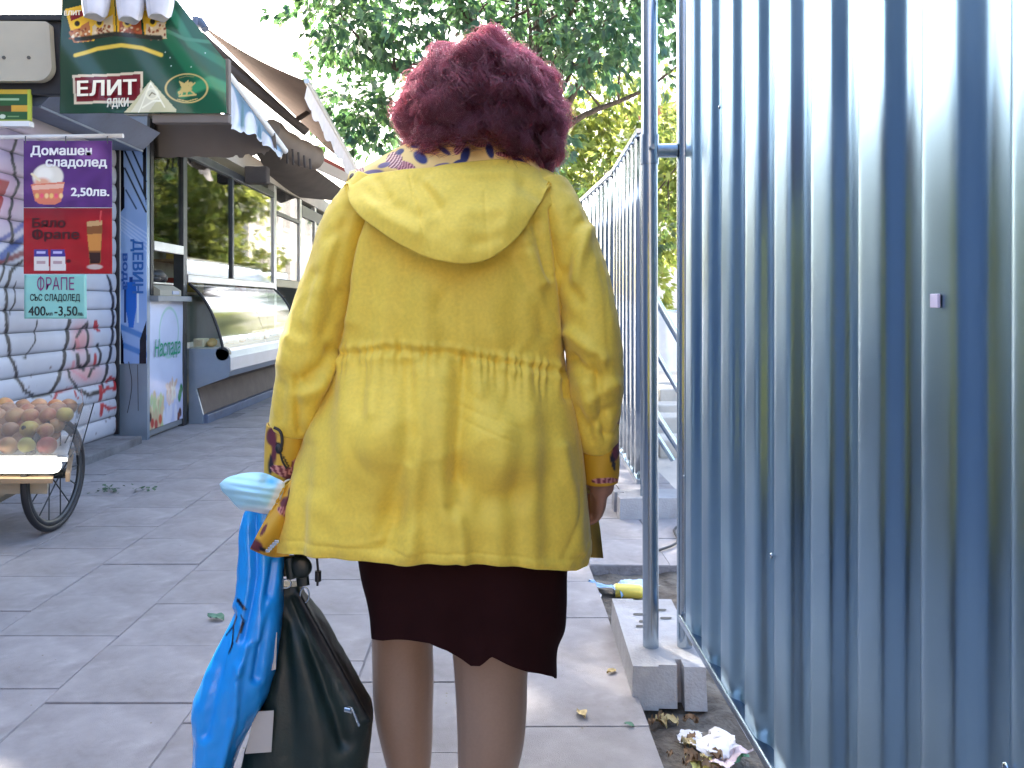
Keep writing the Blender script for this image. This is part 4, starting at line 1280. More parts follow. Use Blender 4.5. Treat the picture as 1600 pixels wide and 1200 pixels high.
# ------------------------------------------------------------------ trees
def leaflet_cloud(name, centers, n_each, spread, leaf_len, m, seed, parent, droop=.6, n_leaf=5, dark=None):
    """compound leaves: every leaf is a fan of narrow leaflets, one real face pair each"""
    g = np.random.default_rng(seed)
    C = np.repeat(np.array(centers, float), n_each, axis=0)
    N = len(C)
    d = g.normal(size=(N, 3)); d /= np.linalg.norm(d, axis=1)[:, None]
    P = C + d * (g.uniform(.15, 1, N) ** .5)[:, None] * np.array(spread)
    P[:, 2] -= .12 * (d[:, 0] ** 2 + d[:, 1] ** 2) * spread[2]
    out = d.copy(); out[:, 2] = out[:, 2] * .5 - droop * .3
    out /= np.linalg.norm(out, axis=1)[:, None]
    side = np.cross(out, g.normal(size=(N, 3))); side /= np.linalg.norm(side, axis=1)[:, None]
    nor = np.cross(out, side)
    V, Cc = [], []
    tone = g.uniform(.6, 1.25, N)
    hue = g.uniform(-.12, .12, N)
    for k in range(n_leaf):
        a = (k - (n_leaf - 1) / 2) * (1.9 / n_leaf) + g.normal(0, .12, N)
        L_ = leaf_len * g.uniform(.7, 1.15, N) * (1 - .12 * abs(k - (n_leaf - 1) / 2))
        dr = out * np.cos(a)[:, None] + side * np.sin(a)[:, None]
        dr[:, 2] -= droop * g.uniform(.2, .8, N)
        dr /= np.linalg.norm(dr, axis=1)[:, None]
        wv = np.cross(dr, nor); wv /= np.linalg.norm(wv, axis=1)[:, None]
        wd = L_ * g.uniform(.14, .2, N)
        sag = np.zeros((N, 3)); sag[:, 2] = -.12 * L_
        b0 = P + dr * (L_ * .12)[:, None]
        mid = P + dr * (L_ * .58)[:, None]
        tip = P + dr * L_[:, None] + sag
        V.append(np.stack([b0, mid + wv * wd[:, None] + nor * (wd * .3)[:, None], tip, mid - wv * wd[:, None] + nor * (wd * .3)[:, None]], 1))
        t_ = tone * g.uniform(.85, 1.15, N)
        col = np.stack([t_ * (1 + hue), t_, t_ * (1 - hue), np.ones(N)], 1)
        Cc.append(np.repeat(col[:, None], 4, 1))
    V = np.concatenate(V).reshape(-1, 3); Cc = np.concatenate(Cc).reshape(-1, 4)
    nq = len(V) // 4
    me = bpy.data.meshes.new(name)
    me.vertices.add(len(V)); me.vertices.foreach_set('co', V.ravel())
    tri = np.arange(nq)[:, None] * 4 + np.array([[0, 1, 2, 0, 2, 3]])
    me.loops.add(nq * 6); me.loops.foreach_set('vertex_index', tri.ravel())
    me.polygons.add(nq * 2); me.polygons.foreach_set('loop_start', np.arange(nq * 2) * 3); me.polygons.foreach_set('loop_total', np.full(nq * 2, 3))
    ca = me.color_attributes.new('Col', 'FLOAT_COLOR', 'POINT'); ca.data.foreach_set('color', Cc.ravel())
    me.update(calc_edges=True); me.validate()
    return link_mesh(name, me, m, parent)


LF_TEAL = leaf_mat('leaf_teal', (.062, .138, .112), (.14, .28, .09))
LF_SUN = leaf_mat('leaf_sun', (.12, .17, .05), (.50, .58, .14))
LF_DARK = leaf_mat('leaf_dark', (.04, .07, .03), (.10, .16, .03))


def limb(b, p0, p1, r0, r1, seed, n=9, wob=.12):
    g = np.random.default_rng(seed)
    p0, p1 = np.array(p0, float), np.array(p1, float)
    L_ = np.linalg.norm(p1 - p0)
    off = g.normal(size=(3, 3)) * wob * L_
    pts = [p0 + (p1 - p0) * t + off[0] * math.sin(t * math.pi) * .5 + off[1] * math.sin(2 * t * math.pi) * .25 for t in np.linspace(0, 1, n)]
    b.tube([tuple(p) for p in pts], list(np.linspace(r0, r1, n)), 8)
    return pts


def tree(name, base, lab, fork_z, trunk_r, centers, n_each, spread, leaf_len, lm, seed, group=None, n_leaf=5, droop=.6, limbs=14):
    t = empty(name, base, lab, 'tree', group)
    g = np.random.default_rng(seed)
    b = MB(); bx, by, _ = base
    limb(b, (bx, by, -.2), (bx + .15, by, fork_z), trunk_r, trunk_r * .75, seed, 8, .03)
    C = np.array(centers)
    pick = g.choice(len(C), min(limbs, len(C)), replace=False)
    for q in pick:
        pts = limb(b, (bx + .15, by, fork_z - .1), C[q], trunk_r * .45, .012, seed + int(q), 10, .07)
        for _ in range(3):
            j = g.integers(4, 9); k = g.integers(len(C))
            e = np.array(pts[j]) + (C[k] - np.array(pts[j])) * min(1, 1.3 / (np.linalg.norm(C[k] - pts[j]) + 1e-6))
            limb(b, pts[j], e, .022, .006, seed + int(j) * 7 + int(k), 6, .08)
    b.build('trunk', M['bark'], t)
    leaflet_cloud('crown', centers, n_each, spread, leaf_len, lm, seed, t, droop, n_leaf)
    return t


def blob(c, r, n, seed, reject=None):
    g = np.random.default_rng(seed); out = []
    while len(out) < n:
        d = g.normal(size=3); d /= np.linalg.norm(d)
        p = np.array(c) + d * np.array(r) * g.uniform(.35, 1) ** .6
        if reject is None or not reject(p): out.append(p)
    return out


def outside_view(p):
    """keeps the big crown clear of the open sky patches one sees over the awnings"""
    px, py = px_of(p[1], p[2], p[0])
    if px < 478: return True
    if py > 232 and px < 800: return True
    if 500 < px < 625 and 70 < py < 118: return True
    if px < 520 and py > 70 and py < 130: return True
    if px < 500 and py > 130: return True
    if px < 560 and py > 205: return True
    if px > 850 and py > 115: return True
    return False


# big tree behind the fence whose crown hangs over the pavement
cen = blob((.15, 12.2, 6.6), (3.4, 3.0, 4.2), 260, 3, outside_view)
cen += [np.array(W(x, y, d)) for x, y, d in ((520, 150, 11), (560, 165, 11.3), (545, 190, 11), (585, 200, 11.2), (600, 150, 11.5), (610, 190, 11.4), (530, 20, 10.5), (500, 35, 10.6), (560, 40, 10.4), (590, 20, 10.6), (540, 55, 10.7), (610, 60, 11), (480, 5, 10.6), (640, 30, 10.5), (680, 15, 10.7), (730, 10, 10.6), (840, 20, 10.5), (900, 30, 10.8), (960, 15, 10.5), (985, 40, 10.8))]
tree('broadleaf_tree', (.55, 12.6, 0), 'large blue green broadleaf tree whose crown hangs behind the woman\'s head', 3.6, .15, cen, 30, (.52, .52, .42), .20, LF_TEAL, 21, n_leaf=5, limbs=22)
# sunlit trees beyond the fence, from behind the red hair to the post
cen = blob((2.9, 21, 4.0), (3.1, 2.0, 4.0), 120, 5)
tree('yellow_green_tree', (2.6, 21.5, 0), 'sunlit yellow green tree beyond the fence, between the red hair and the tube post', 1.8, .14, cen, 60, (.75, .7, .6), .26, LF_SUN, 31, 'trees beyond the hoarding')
cen = blob((8.6, 29, 5.5), (3.0, 2.5, 3.6), 46, 6)
tree('yellow_green_tree', (8.6, 29, 0), 'tall sunlit tree farther off, seen past the gap beside the tube post', 2.2, .2, cen, 60, (1.0, .9, .8), .32, LF_SUN, 32, 'trees beyond the hoarding')
cen = blob((-2.0, 34, 5.5), (3.5, 3, 3.5), 80, 8, lambda p: px_of(p[1], p[2], p[0])[0] < 640)
tree('dark_green_tree', (-1.0, 34, 0), 'distant dark green tree up the pavement behind the big crown', 2.5, .18, cen, 55, (1.0, .9, .8), .32, LF_TEAL, 33, 'trees beyond the hoarding')
cen = blob((1.9, 15.2, 2.2), (1.3, 1.0, 1.1), 40, 9)
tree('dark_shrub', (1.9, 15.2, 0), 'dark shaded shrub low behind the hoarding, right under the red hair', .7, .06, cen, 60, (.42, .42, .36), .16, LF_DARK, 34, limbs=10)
# unseen tree added behind the kiosks to shade the pavement
cen = blob((-5.6, 8.6, 9.0), (4.6, 5.2, 3.0), 230, 10, lambda p: (CAM_H + .40 * p[1] > p[2] - .9))
tree('added_shade_tree', (-6.6, 8.2, 0), 'unseen tree added behind the kiosks to shade the pavement', 4.6, .24, cen, 40, (.8, .8, .6), .30, LF_TEAL, 35, limbs=20)

# ------------------------------------------------------------------ beyond the fence: building, kerb stones, white barrier
bd = empty('white_building', (12.5, 38, 0), 'white stuccoed building with tall windows beyond the trees', 'building')
MB().box(5.2, 22, 36, 52, -.1, 9).build('wall', M['stucco'], bd)
MB().box(4.9, 22.3, 35.7, 52.3, 9.0, 9.35, ch=.05).build('cornice', M['stucco'], bd)
MB().prism([(4.9, 35.7, 9.35), (22.3, 35.7, 9.35), (13.5, 35.7, 11.6)], (0, 16.6, 0)).build('roof', M['tile_red'], bd)
WIN = mat('far_window', (.06, .07, .08), .15)
for k in range(6):
    for z in (1.2, 5.2):
        y = 37.2 + k * 2.4
        w_ = MB().box(5.14, 5.185, y, y + 1.1, z, z + 2.3).build('window', WIN, bd)
        f_ = MB(); f_.box(5.10, 5.16, y - .12, y - .005, z - .1, z + 2.4); f_.box(5.10, 5.16, y + 1.105, y + 1.22, z - .1, z + 2.4); f_.box(5.08, 5.16, y - .2, y + 1.3, z - .22, z - .105); f_.box(5.10, 5.161, y + .52, y + .58, z, z + 2.3)
        f_.build('window_frame', M['white_paint'], w_)
for k in range(6):
    for z in (1.2, 5.2):
        x = 6.2 + k * 2.4
        w_ = MB().box(x, x + 1.1, 35.94, 35.985, z, z + 2.3).build('window', WIN, bd)
        f_ = MB(); f_.box(x - .12, x - .005, 35.9, 35.96, z - .1, z + 2.4); f_.box(x + 1.105, x + 1.22, 35.9, 35.96, z - .1, z + 2.4); f_.box(x - .2, x + 1.3, 35.88, 35.96, z - .22, z - .105)
        f_.build('window_frame', M['white_paint'], w_)

kst = mat('kerb_stone', (.52, .49, .43), .9, noise=.2, nscale=4, bump=.4, bscale=30)
spots = [(1.35, 6.0, .62, .11, 'pale kerb stone lying nearest the fence gap on the building site'), (1.5, 7.0, .75, .14, 'second pale kerb stone on the site, behind the nearest one'), (1.75, 8.0, .9, .12, 'long kerb stone third in the line on the site'), (2.0, 9.1, .9, .16, 'farthest kerb stone on the site, below the white barrier')]
for x, y, l_, h_, lab in spots:
    b = MB(); b.box(x - .1, x + l_, y, y + .32, -.03, h_, ch=.02)
    tag(b.build('kerb_stone', kst), lab, 'kerb stone', 'kerb stones on the site')
wb = empty('site_barrier', (2.6, 12, 0), 'white sheeted barrier on the building site behind the tube post', 'barrier')
b = MB(); xs = np.linspace(1.9, 5.2, 80)
b.grid(np.array([np.stack([xs, 12 + .03 * np.sin(xs * 21), np.full(80, z)], -1) for z in (.12, 1.0)])); b.build('sheet', mat('barrier_white', (.66, .69, .76), .5, noise=.08), wb)
b = MB()
for x in (1.92, 3.0, 4.1, 5.2): b.tube([(x, 12.04, -.05), (x, 12.04, 1.08)], .025, 8)
b.tube([(1.9, 12.04, 1.02), (5.22, 12.04, 1.02)], .02, 8)
b.build('frame', M['tube'], wb)
cb_ = MB(); cb_.tube(smooth_path([(.72, 3.62, .006), (.86, 3.75, .008), (.92, 4.02, .008), (1.1, 4.15, .0), (1.3, 4.7, -.01)], 20), .006, 6)
tag(cb_.build('cable', M['black']), 'thin black cable lying across the paving by the crosswise fence foot', 'cable')

# ------------------------------------------------------------------ unseen kiosk and blocks, added for reflections and less sky fill
nk = empty('added_navy_kiosk', (-3.2, -2, 0), 'long navy kiosk with a dark shutter, next in the row before the shuttered one', 'kiosk')  # unseen kiosk, added for dark blue reflections in the hoarding
NAVY = mat('navy_paint', (.05, .09, .16), .45, noise=.2, nscale=3)
MB().box(-5.4, -3.2, -8, 2.9, -.05, 2.9, ch=.01).build('body', NAVY, nk)
b = MB()
for k in range(16): b.box(-3.2, -3.185, -6, 1.6, .25 + k * .13, .25 + k * .13 + .12, ch=.004)
tag(b.build('shutter_slats', M['blue_grey'], nk), kind='stuff')
MB().box(-5.4, -2.5, -8, 2.9, 2.9, 3.05, ch=.01).build('roof', M['blue_grey'], nk)


def block(name, lab, x0, x1, y0, y1, h, m, faces):
    t = empty(name, ((x0 + x1) / 2, (y0 + y1) / 2, 0), lab, 'building')
    MB().box(x0, x1, y0, y1, -.1, h).build('wall', m, t)
    MB().box(x0 - .3, x1 + .3, y0 - .3, y1 + .3, h, h + .4).build('roof', M['tile_red'], t)
    for ax in faces:
        lo, hi = (y0, y1) if ax in 'xX' else (x0, x1)
        for i in range(int((hi - lo) / 3)):
            for z in np.arange(1.2, h - 2, 3.2):
                c_ = lo + 1.5 + i * 3
                if ax == 'X': MB().box(x1 - .05, x1 + .03, c_ - .6, c_ + .6, z, z + 1.7).build('window', WIN, t)
                if ax == 'Y': MB().box(c_ - .6, c_ + .6, y1 - .05, y1 + .03, z, z + 1.7).build('window', WIN, t)


block('added_apartment_block', 'grey apartment block added out of view to cut the sky light from the left', -26, -13, -26, 7, 13, mat('render_grey', (.27, .25, .23), .9, noise=.1), 'X')  # unseen block, added to reduce sky fill from the left
block('added_apartment_block', 'brown apartment block added behind the camera to cut the light on her back', -10, 12, -36, -24, 12, mat('render_brown', (.26, .20, .16), .9, noise=.1), 'Y')  # unseen block, added to reduce fill light on her back
# ------------------------------------------------------------------ the woman
PY = 1.52
per = empty('person', (-.10, PY, 0), 'woman seen from behind in a yellow hooded jacket, dark skirt and burgundy hair', 'person')
SKIN = mat('skin', (.36, .20, .15), .5, noise=.08, nscale=30)
NYLON = mat('nylon', (.31, .205, .14), .42, noise=.05, nscale=200, sheen=.15, bump=.05, bscale=900, bdist=.001)
CLOTH = mat('yellow_cotton', (.80, .60, .07), .66, noise=.08, nscale=170, bump=.16, bscale=620, sheen=.18, bdist=.0015, dirt=(.75, .55, .06), dscale=5, dlo=.5, dhi=.9)
PRINTED = mat('printed_lining', attr='Col', rough=.6, bump=.1, bscale=500, bdist=.001)
SKIRT = mat('skirt_cloth', (.022, .007, .007), .9, spec=.08, noise=.2, nscale=8, bump=.3, bscale=400, bdist=.001)


def px_arr(P):
    return 770 + 1250 * P[:, 0] / P[:, 1], 475 - 1250 * (P[:, 2] - CAM_H) / P[:, 1]


# ---- body: one continuous surface grown from overlapping closed forms
bb = MB()
def chain(pts, n=24, seg=20):
    A = smooth_path(pts, n)
    bb.tube([tuple(a[:3]) for a in A], [(max(a[3], .004), max(a[4], .004)) for a in A], seg)
def W5(px, py, Y, ra, rb): return (*W(px, py, Y), ra, rb)
# torso (ra lateral, rb front-back)
chain([(-.11, PY, .62, .12, .10), (-.11, PY + .0, .74, .145, .125), (-.11, PY, .84, .165, .13), (-.11, PY + .01, 1.0, .155, .11), (-.105, PY + .01, 1.14, .175, .115), (-.10, PY + .0, 1.28, .175, .10), (-.09, PY + .02, 1.36, .11, .07), (-.06, PY + .03, 1.42, .055, .055), (-.03, PY + .035, 1.46, .05, .055)], 40, 28)
bb.sphere((-.02, PY + .02, 1.495), (.073, .094, .10), 24, 18)
bb.sphere((-.02, PY + .055, 1.455), (.053, .063, .066), 18, 12)
bb.sphere((-.02, PY + .116, 1.48), (.011, .016, .02), 10, 8)                       # nose
bb.sphere((-.02, PY + .108, 1.438), (.024, .010, .008), 12, 8)                     # lips
for s in (-1, 1):
    bb.sphere((-.02 + s * .032, PY + .096, 1.503), (.013, .010, .009), 12, 8)      # eyes
    bb.sphere((-.02 + s * .078, PY + .02, 1.49), (.009, .018, .03), 10, 8)        # ears
# legs: left one a little ahead
LY, RY = 1.585, 1.475
chain([(-.165, PY + .02, .72, .07, .08), W5(632, 960, LY, .068, .075), W5(629, 1010, LY, .0605, .066), W5(630, 1052, LY, .061, .062), W5(631, 1110, LY, .058, .062), W5(636, 1160, LY, .051, .055), W5(639, 1200, LY, .043, .047), (-.170, LY, .14, .034, .038), (-.172, LY - .005, .075, .036, .044)], 40, 24)
chain([(-.045, PY, .72, .075, .085), W5(768, 985, RY, .078, .08), W5(767, 1050, RY, .068, .07), W5(768, 1100, RY, .0655, .068), W5(767, 1150, RY, .0625, .066), W5(762, 1200, RY, .0555, .058), (-.012, RY, .15, .037, .04), (-.014, RY - .005, .075, .036, .044)], 40, 24)
for x, y in ((-.172, LY), (-.014, RY)):
    chain([(x, y - .055, .045, .03, .035), (x, y, .05, .036, .045), (x, y + .09, .04, .042, .032), (x, y + .17, .028, .04, .02), (x, y + .20, .024, .026, .014)], 16, 16)
# arms
SLV_L = [(585, 305, 1.52, 44, .085), (549, 350, 1.50, 43, .085), (525, 421, 1.49, 43, .085), (504, 482, 1.485, 45, .085), (489, 537, 1.48, 46, .085), (477, 592, 1.48, 45, .08), (466, 636, 1.485, 41, .07), (453, 668, 1.49, 33, .055)]
SLV_R = [(850, 312, 1.52, 46, .085), (876, 350, 1.50, 43, .085), (902, 416, 1.485, 42, .085), (918, 482, 1.48, 44, .085), (927, 548, 1.48, 44, .085), (929, 592, 1.485, 44, .08), (930, 647, 1.50, 39, .07), (934, 694, 1.515, 31, .052)]
for SL in (SLV_L, SLV_R):
    chain([W5(a, b_, Y, min(.048, w / 1250 * Y * .8), min(.05, d * .7)) for a, b_, Y, w, d in SL], 24, 18)


def hand(wrist, dirv, palmn, curl, spread, thumb_side, wrist_from):
    """palm and five bent fingers; dirv along the palm, palmn out of the palm's face"""
    w = Vector(wrist); d = Vector(dirv).normalized(); n = Vector(palmn); n = (n - d * n.dot(d)).normalized(); s = d.cross(n) * thumb_side
    bb.tube([wrist_from, w, w + d * .02], [.032, .026, .026], 16)
    M3 = Matrix((s, d, n)).transposed()
    bb.sphere(w + d * .05, (.039, .052, .0155), 20, 12, rot=M3)
    for k, (off, ln, rr) in enumerate(((.029, .068, .0088), (.010, .077, .0092), (-.010, .071, .0088), (-.028, .055, .0078))):
        p = w + d * (.082 - abs(k - 1.2) * .003) + s * off
        pts = [p - d * .03, p]
        a = curl * .35; dd = d
        for seg_, fr_ in enumerate((.45, .30, .25)):
            a += curl * (.55 if seg_ else .3)
            q = d * math.cos(a) + n * math.sin(a) + s * (off * spread)
            p = p + q.normalized() * (ln * fr_); pts.append(p)
        bb.tube([tuple(q) for q in smooth_path([tuple(q) for q in pts], 14)], list(np.linspace(rr, rr * .78, 14)), 10)
    t0 = w + d * .018 + s * .026
    tp = [t0, t0 + d * .028 + s * .022 + n * .008, t0 + d * .055 + s * .024 + n * .02, t0 + d * .078 + s * .014 + n * .03]
    bb.tube([tuple(q) for q in smooth_path([tuple(q) for q in tp], 12)], list(np.linspace(.0125, .0085, 12)), 10)


hand(W(940, 752, 1.52), (-.03, .62, -.70), (-1, .1, -.1), 1.0, .6, 1, W(935, 705, 1.515))
LHW = Vector(W(437, 752, 1.49))
hand(LHW, (-.22, .10, -.95), (.95, .2, -.2), 1.55, .2, 1, W(450, 690, 1.49))
body = bb.build('body', [SKIN, NYLON], per)
rm = body.modifiers.new('r', 'REMESH'); rm.mode = 'VOXEL'; rm.voxel_size = .0048; rm.use_smooth_shade = True
smo = body.modifiers.new('s', 'SMOOTH'); smo.iterations = 4; smo.factor = .5
dg = bpy.context.evaluated_depsgraph_get()
me2 = bpy.data.meshes.new_from_object(body.evaluated_get(dg))
body.modifiers.clear(); body.data = me2
me2.materials.clear(); me2.materials.append(SKIN); me2.materials.append(NYLON)
nz = len(me2.polygons); cen_ = np.empty(nz * 3); me2.polygons.foreach_get('center', cen_)
me2.polygons.foreach_set('material_index', (cen_.reshape(-1, 3)[:, 2] < .66).astype(np.int32)); me2.polygons.foreach_set('use_smooth', np.ones(nz, bool))
me2.update()
for x, y in ((-.172, LY), (-.014, RY)):
    b = MB()
    A = smooth_path([(x, y - .068, .042, .034, .030), (x, y - .02, .038, .041, .034), (x, y + .09, .034, .048, .028), (x, y + .17, .028, .046, .022), (x, y + .215, .022, .028, .014)], 20)
    b.tube([tuple(a[:3]) for a in A], [(a[3], a[4]) for a in A], 18)
    b.box(x - .042, x + .042, y - .07, y + .20, .0, .012, ch=.005)
    b.build('shoe', M['black'], per)

# ---- jacket folds, each a line on the back as the photograph shows it: (points, width, height, kind)
FOLDS = [
    ([(722, 412), (719, 480), (718, 548)], 3, -.0015, 'g'),
    ([(640, 405), (628, 470), (624, 540)], 16, -.006, 'g'), ([(662, 440), (664, 540)], 16, .005, 'g'), ([(690, 470), (700, 545)], 14, -.004, 'g'),
    ([(750, 430), (765, 500), (775, 555)], 18, .004, 'g'), ([(800, 400), (842, 470), (852, 520)], 12, -.0035, 'g'), ([(818, 372), (850, 440)], 10, .005, 'g'),
    ([(838, 350), (858, 430)], 9, -.007, 'g'), ([(822, 400), (845, 470), (868, 520)], 9, .004, 'g'),
    ([(580, 345), (562, 420), (550, 500)], 14, .006, 'g'), ([(600, 372), (585, 450), (575, 530)], 12, -.004, 'g'), ([(566, 330), (545, 400), (538, 470), (518, 548)], 8, -.009, 'g'),
    ([(866, 330), (875, 400), (886, 500), (890, 620)], 7, -.009, 'g'),
    ([(640, 575), (641, 640), (637, 724), (616, 790), (594, 850)], 15, -.010, 'g'), ([(655, 580), (662, 680), (650, 760), (645, 860)], 17, .010, 'g'), ([(690, 590), (692, 700), (700, 800), (708, 872)], 20, .006, 'g'),
    ([(724, 568), (722, 640), (715, 720), (712, 790)], 15, -.014, 'g'), ([(745, 572), (748, 610)], 14, .004, 'g'),
    ([(712, 770), (722, 830), (726, 880)], 9, .006, 'g'), ([(640, 730), (616, 790), (592, 848)], 8, .005, 'g'),
    ([(760, 560), (790, 640)], 20, -.004, 'g'), ([(820, 575), (835, 640)], 20, .004, 'g'), ([(845, 590), (856, 700), (862, 860)], 22, -.005, 'g'),
    ([(560, 565), (566, 640)], 14, -.005, 'g'), ([(585, 565), (588, 640)], 12, .005, 'g'), ([(520, 565), (506, 660), (496, 760)], 18, -.006, 'g'), ([(540, 600), (530, 720), (522, 850)], 22, .005, 'g'),
    ([(480, 700), (468, 800), (462, 860)], 12, -.005, 'g'),
    ([(602, 668), (602, 690)], 46, .019, 'g'), ([(775, 680), (785, 705)], 52, .017, 'g'), ([(640, 800), (620, 812)], 34, -.013, 'g'), ([(720, 745), (760, 782), (812, 770)], 26, -.012, 'g'), ([(560, 790), (590, 800)], 30, -.004, 'g'),
    ([(880, 700), (896, 780), (905, 860)], 10, .005, 'g'), ([(690, 625), (760, 650), (810, 668)], 4, -.0012, 'g'), ([(715, 600), (770, 640)], 3, -.001, 'g'), ([(720, 655), (800, 690)], 3, -.001, 'g'),
]
SLEEVE_FOLDS = [
    ([(516, 548), (500, 575), (478, 592)], 9, -.012, 'g'), ([(520, 560), (498, 600), (470, 618)], 11, .010, 'g'), ([(462, 590), (464, 640), (468, 672)], 5, -.009, 'g'), ([(505, 560), (490, 620), (478, 668)], 12, .006, 'g'),
    ([(545, 330), (525, 400), (512, 470)], 9, -.0035, 'g'), ([(520, 380), (498, 440), (480, 500)], 12, .005, 'g'), ([(490, 430), (476, 480), (468, 520)], 10, -.005, 'g'), ([(530, 460), (505, 520)], 10, -.005, 'g'), ([(452, 530), (446, 570)], 12, .006, 'g'), ([(440, 600), (438, 655)], 8, -.004, 'g'),
    ([(532, 350), (516, 372)], 9, -.003, 'g'), ([(500, 460), (480, 560)], 14, .004, 'g'),
    ([(906, 305), (930, 380), (946, 450), (952, 560), (950, 640), (946, 690)], 3, -.0016, 'g'),
    ([(880, 430), (905, 470)], 10, -.006, 'g'), ([(890, 520), (915, 540), (940, 560)], 11, .008, 'g'), ([(892, 560), (914, 580), (938, 588)], 9, -.010, 'g'), ([(930, 560), (938, 620), (946, 680)], 7, -.008, 'g'), ([(912, 600), (920, 640)], 10, .006, 'g'),
    ([(905, 350), (890, 380), (884, 420)], 10, -.006, 'g'), ([(920, 360), (905, 400), (898, 440)], 10, .006, 'g'), ([(895, 330), (888, 352)], 8, -.003, 'g'), ([(955, 640), (920, 668)], 8, -.006, 'g'), ([(962, 600), (925, 625)], 9, .005, 'g'), ([(905, 640), (925, 690)], 7, -.005, 'g'),
]


def fold_disp(px, py, folds):
    D = np.zeros(len(px))
    for pts, w, amp, kind in folds:
        best = np.full(len(px), 9e9)
        for (ax, ay), (bx, by) in zip(pts[:-1], pts[1:]):
            vx, vy = bx - ax, by - ay
            t = np.clip(((px - ax) * vx + (py - ay) * vy) / (vx * vx + vy * vy), 0, 1)
            best = np.minimum(best, (px - ax - t * vx) ** 2 + (py - ay - t * vy) ** 2)
        D += 1.45 * amp * np.exp(-best / (w * w))
    return D


def mesh_from_grid(name, P, mats, parent, close_u=False, thick=.004, flip=False, offset=-1):
    b = MB().grid(P, smooth=True, close_u=close_u, flip=flip)
    o = b.build(name, mats, parent)
    if thick:
        bm = bmesh.new(); bm.from_mesh(o.data); bm.normal_update()
        bmesh.ops.recalc_face_normals(bm, faces=bm.faces[:])
        bmesh.ops.solidify(bm, geom=bm.faces[:], thickness=thick)
        for f in bm.faces: f.smooth = True
        bm.to_mesh(o.data); bm.free()
    return o


JB = [(244, 712, 806, .055), (252, 690, 825, .07), (262, 662, 848, .09), (274, 618, 870, .105), (288, 578, 888, .115), (312, 556, 898, .128), (345, 546, 898, .140), (400, 541, 897, .150), (470, 535, 891, .155), (520, 525, 887, .153), (552, 517, 884, .150), (600, 509, 894, .165), (700, 474, 908, .192), (800, 451, 916, .198), (885, 439, 922, .196)]
HEM = np.array([(430, 860), (470, 866), (550, 873), (600, 878), (640, 884), (720, 880), (800, 886), (860, 892), (890, 892), (908, 884), (920, 860), (930, 850)], float)
NT, NR = 460, 300
rows = cat_rows(JB, None, NR)
th = np.linspace(0, 2 * math.pi, NT, endpoint=False) - math.pi / 2
ex = 2 / 2.45
cs, sn = np.cos(th), np.sin(th)
cx_ = np.sign(cs) * np.abs(cs) ** ex; sy_ = np.sign(sn) * np.abs(sn) ** ex
Pj = np.empty((NR, NT, 3))
topy = rows[0, 0]
for i, (py, L_, R_, bdep) in enumerate(rows):
    Y = PY + bdep * sy_
    Ye = np.minimum(Y, PY)
    px = (L_ + R_) / 2 + (R_ - L_) / 2 * cx_
    H = np.interp(px, HEM[:, 0], HEM[:, 1])
    pyv = topy + (py - topy) * (1 + (H - 885) / (885 - topy) * np.clip((py - 560) / 325, 0, 1))
    Pj[i, :, 0] = (px - 770) / 1250 * PY
    Pj[i, :, 1] = Y
    Pj[i, :, 2] = CAM_H - (pyv - 475) / 1250 * Ye
Pf = Pj.reshape(-1, 3)
pxj, pyj = px_arr(Pf)
back = np.clip(-np.tile(sy_, NR) * 1.6 + .25, 0, 1)
D = fold_disp(pxj, pyj, FOLDS)
# gathered drawstring line at the waist
wl = np.interp(pxj, [480, 517, 600, 700, 770, 884, 930], [556, 556, 546, 552, 564, 582, 586])
dy = pyj - wl
g = np.random.default_rng(5)
ripple = sum(np.sin(pxj * k + ph) for k, ph in ((.36, 1.0), (.47, 2.3), (.29, .4), (.61, 3.0))) * .5
ripple = np.tanh(ripple * 1.3)
lowr = np.sin(pxj * .09 + 1.2) + np.sin(pxj * .13 + .3)
D += np.exp(-(dy / 12) ** 2) * .0036 * ripple + np.exp(-((dy - 14) / 26) ** 2) * .0022 * ripple + np.exp(-(np.abs(dy) / 5.5) ** 2) * -.0042 + np.exp(-((dy + 10) / 6) ** 2) * .0024 + np.exp(-((dy - 11) / 7) ** 2) * .0024
D += np.clip(dy / 160, 0, 1) * .0022 * lowr + np.clip(-dy / 130, 0, 1) * np.exp(-((dy + 70) / 70) ** 2) * .0018 * lowr
Hh = np.interp(pxj, HEM[:, 0], HEM[:, 1])
D += np.exp(-((pyj - (Hh - 17)) / 2.2) ** 2) * -.0013 + np.exp(-((pyj - (Hh - 8)) / 7) ** 2) * .0012 * (1 + .8 * np.sin(pxj * .33) * np.sin(pxj * .11))
# faint crumple over the whole cloth
def creases(P, f, seed):
    n_ = sum_noise(P, f, seed, 7)
    return np.exp(-(n_ / .16) ** 2)
D += -.0022 * creases(Pf * np.array([1, 1, .55]), 3.2, 61) * np.clip(.6 + .6 * sum_noise(Pf, 3, 62), 0, 1) + .0016 * creases(Pf * np.array([.7, 1, 1]), 5.5, 63) * np.clip(.3 + .8 * sum_noise(Pf, 4, 64), 0, 1)
D += .0007 * sum_noise(Pf * np.array([1, 1, .7]), 9, 3) + .0007 * sum_noise(Pf, 22, 4)
nx = np.tile(cs * .75, NR); ny = np.tile(sn, NR)
nl = np.sqrt(nx * nx + ny * ny)
Pf[:, 0] += D * back * nx / nl; Pf[:, 1] += D * back * ny / nl
Pj = Pf.reshape(NR, NT, 3)
jb = MB(); jb.grid(Pj, smooth=True, close_u=True)


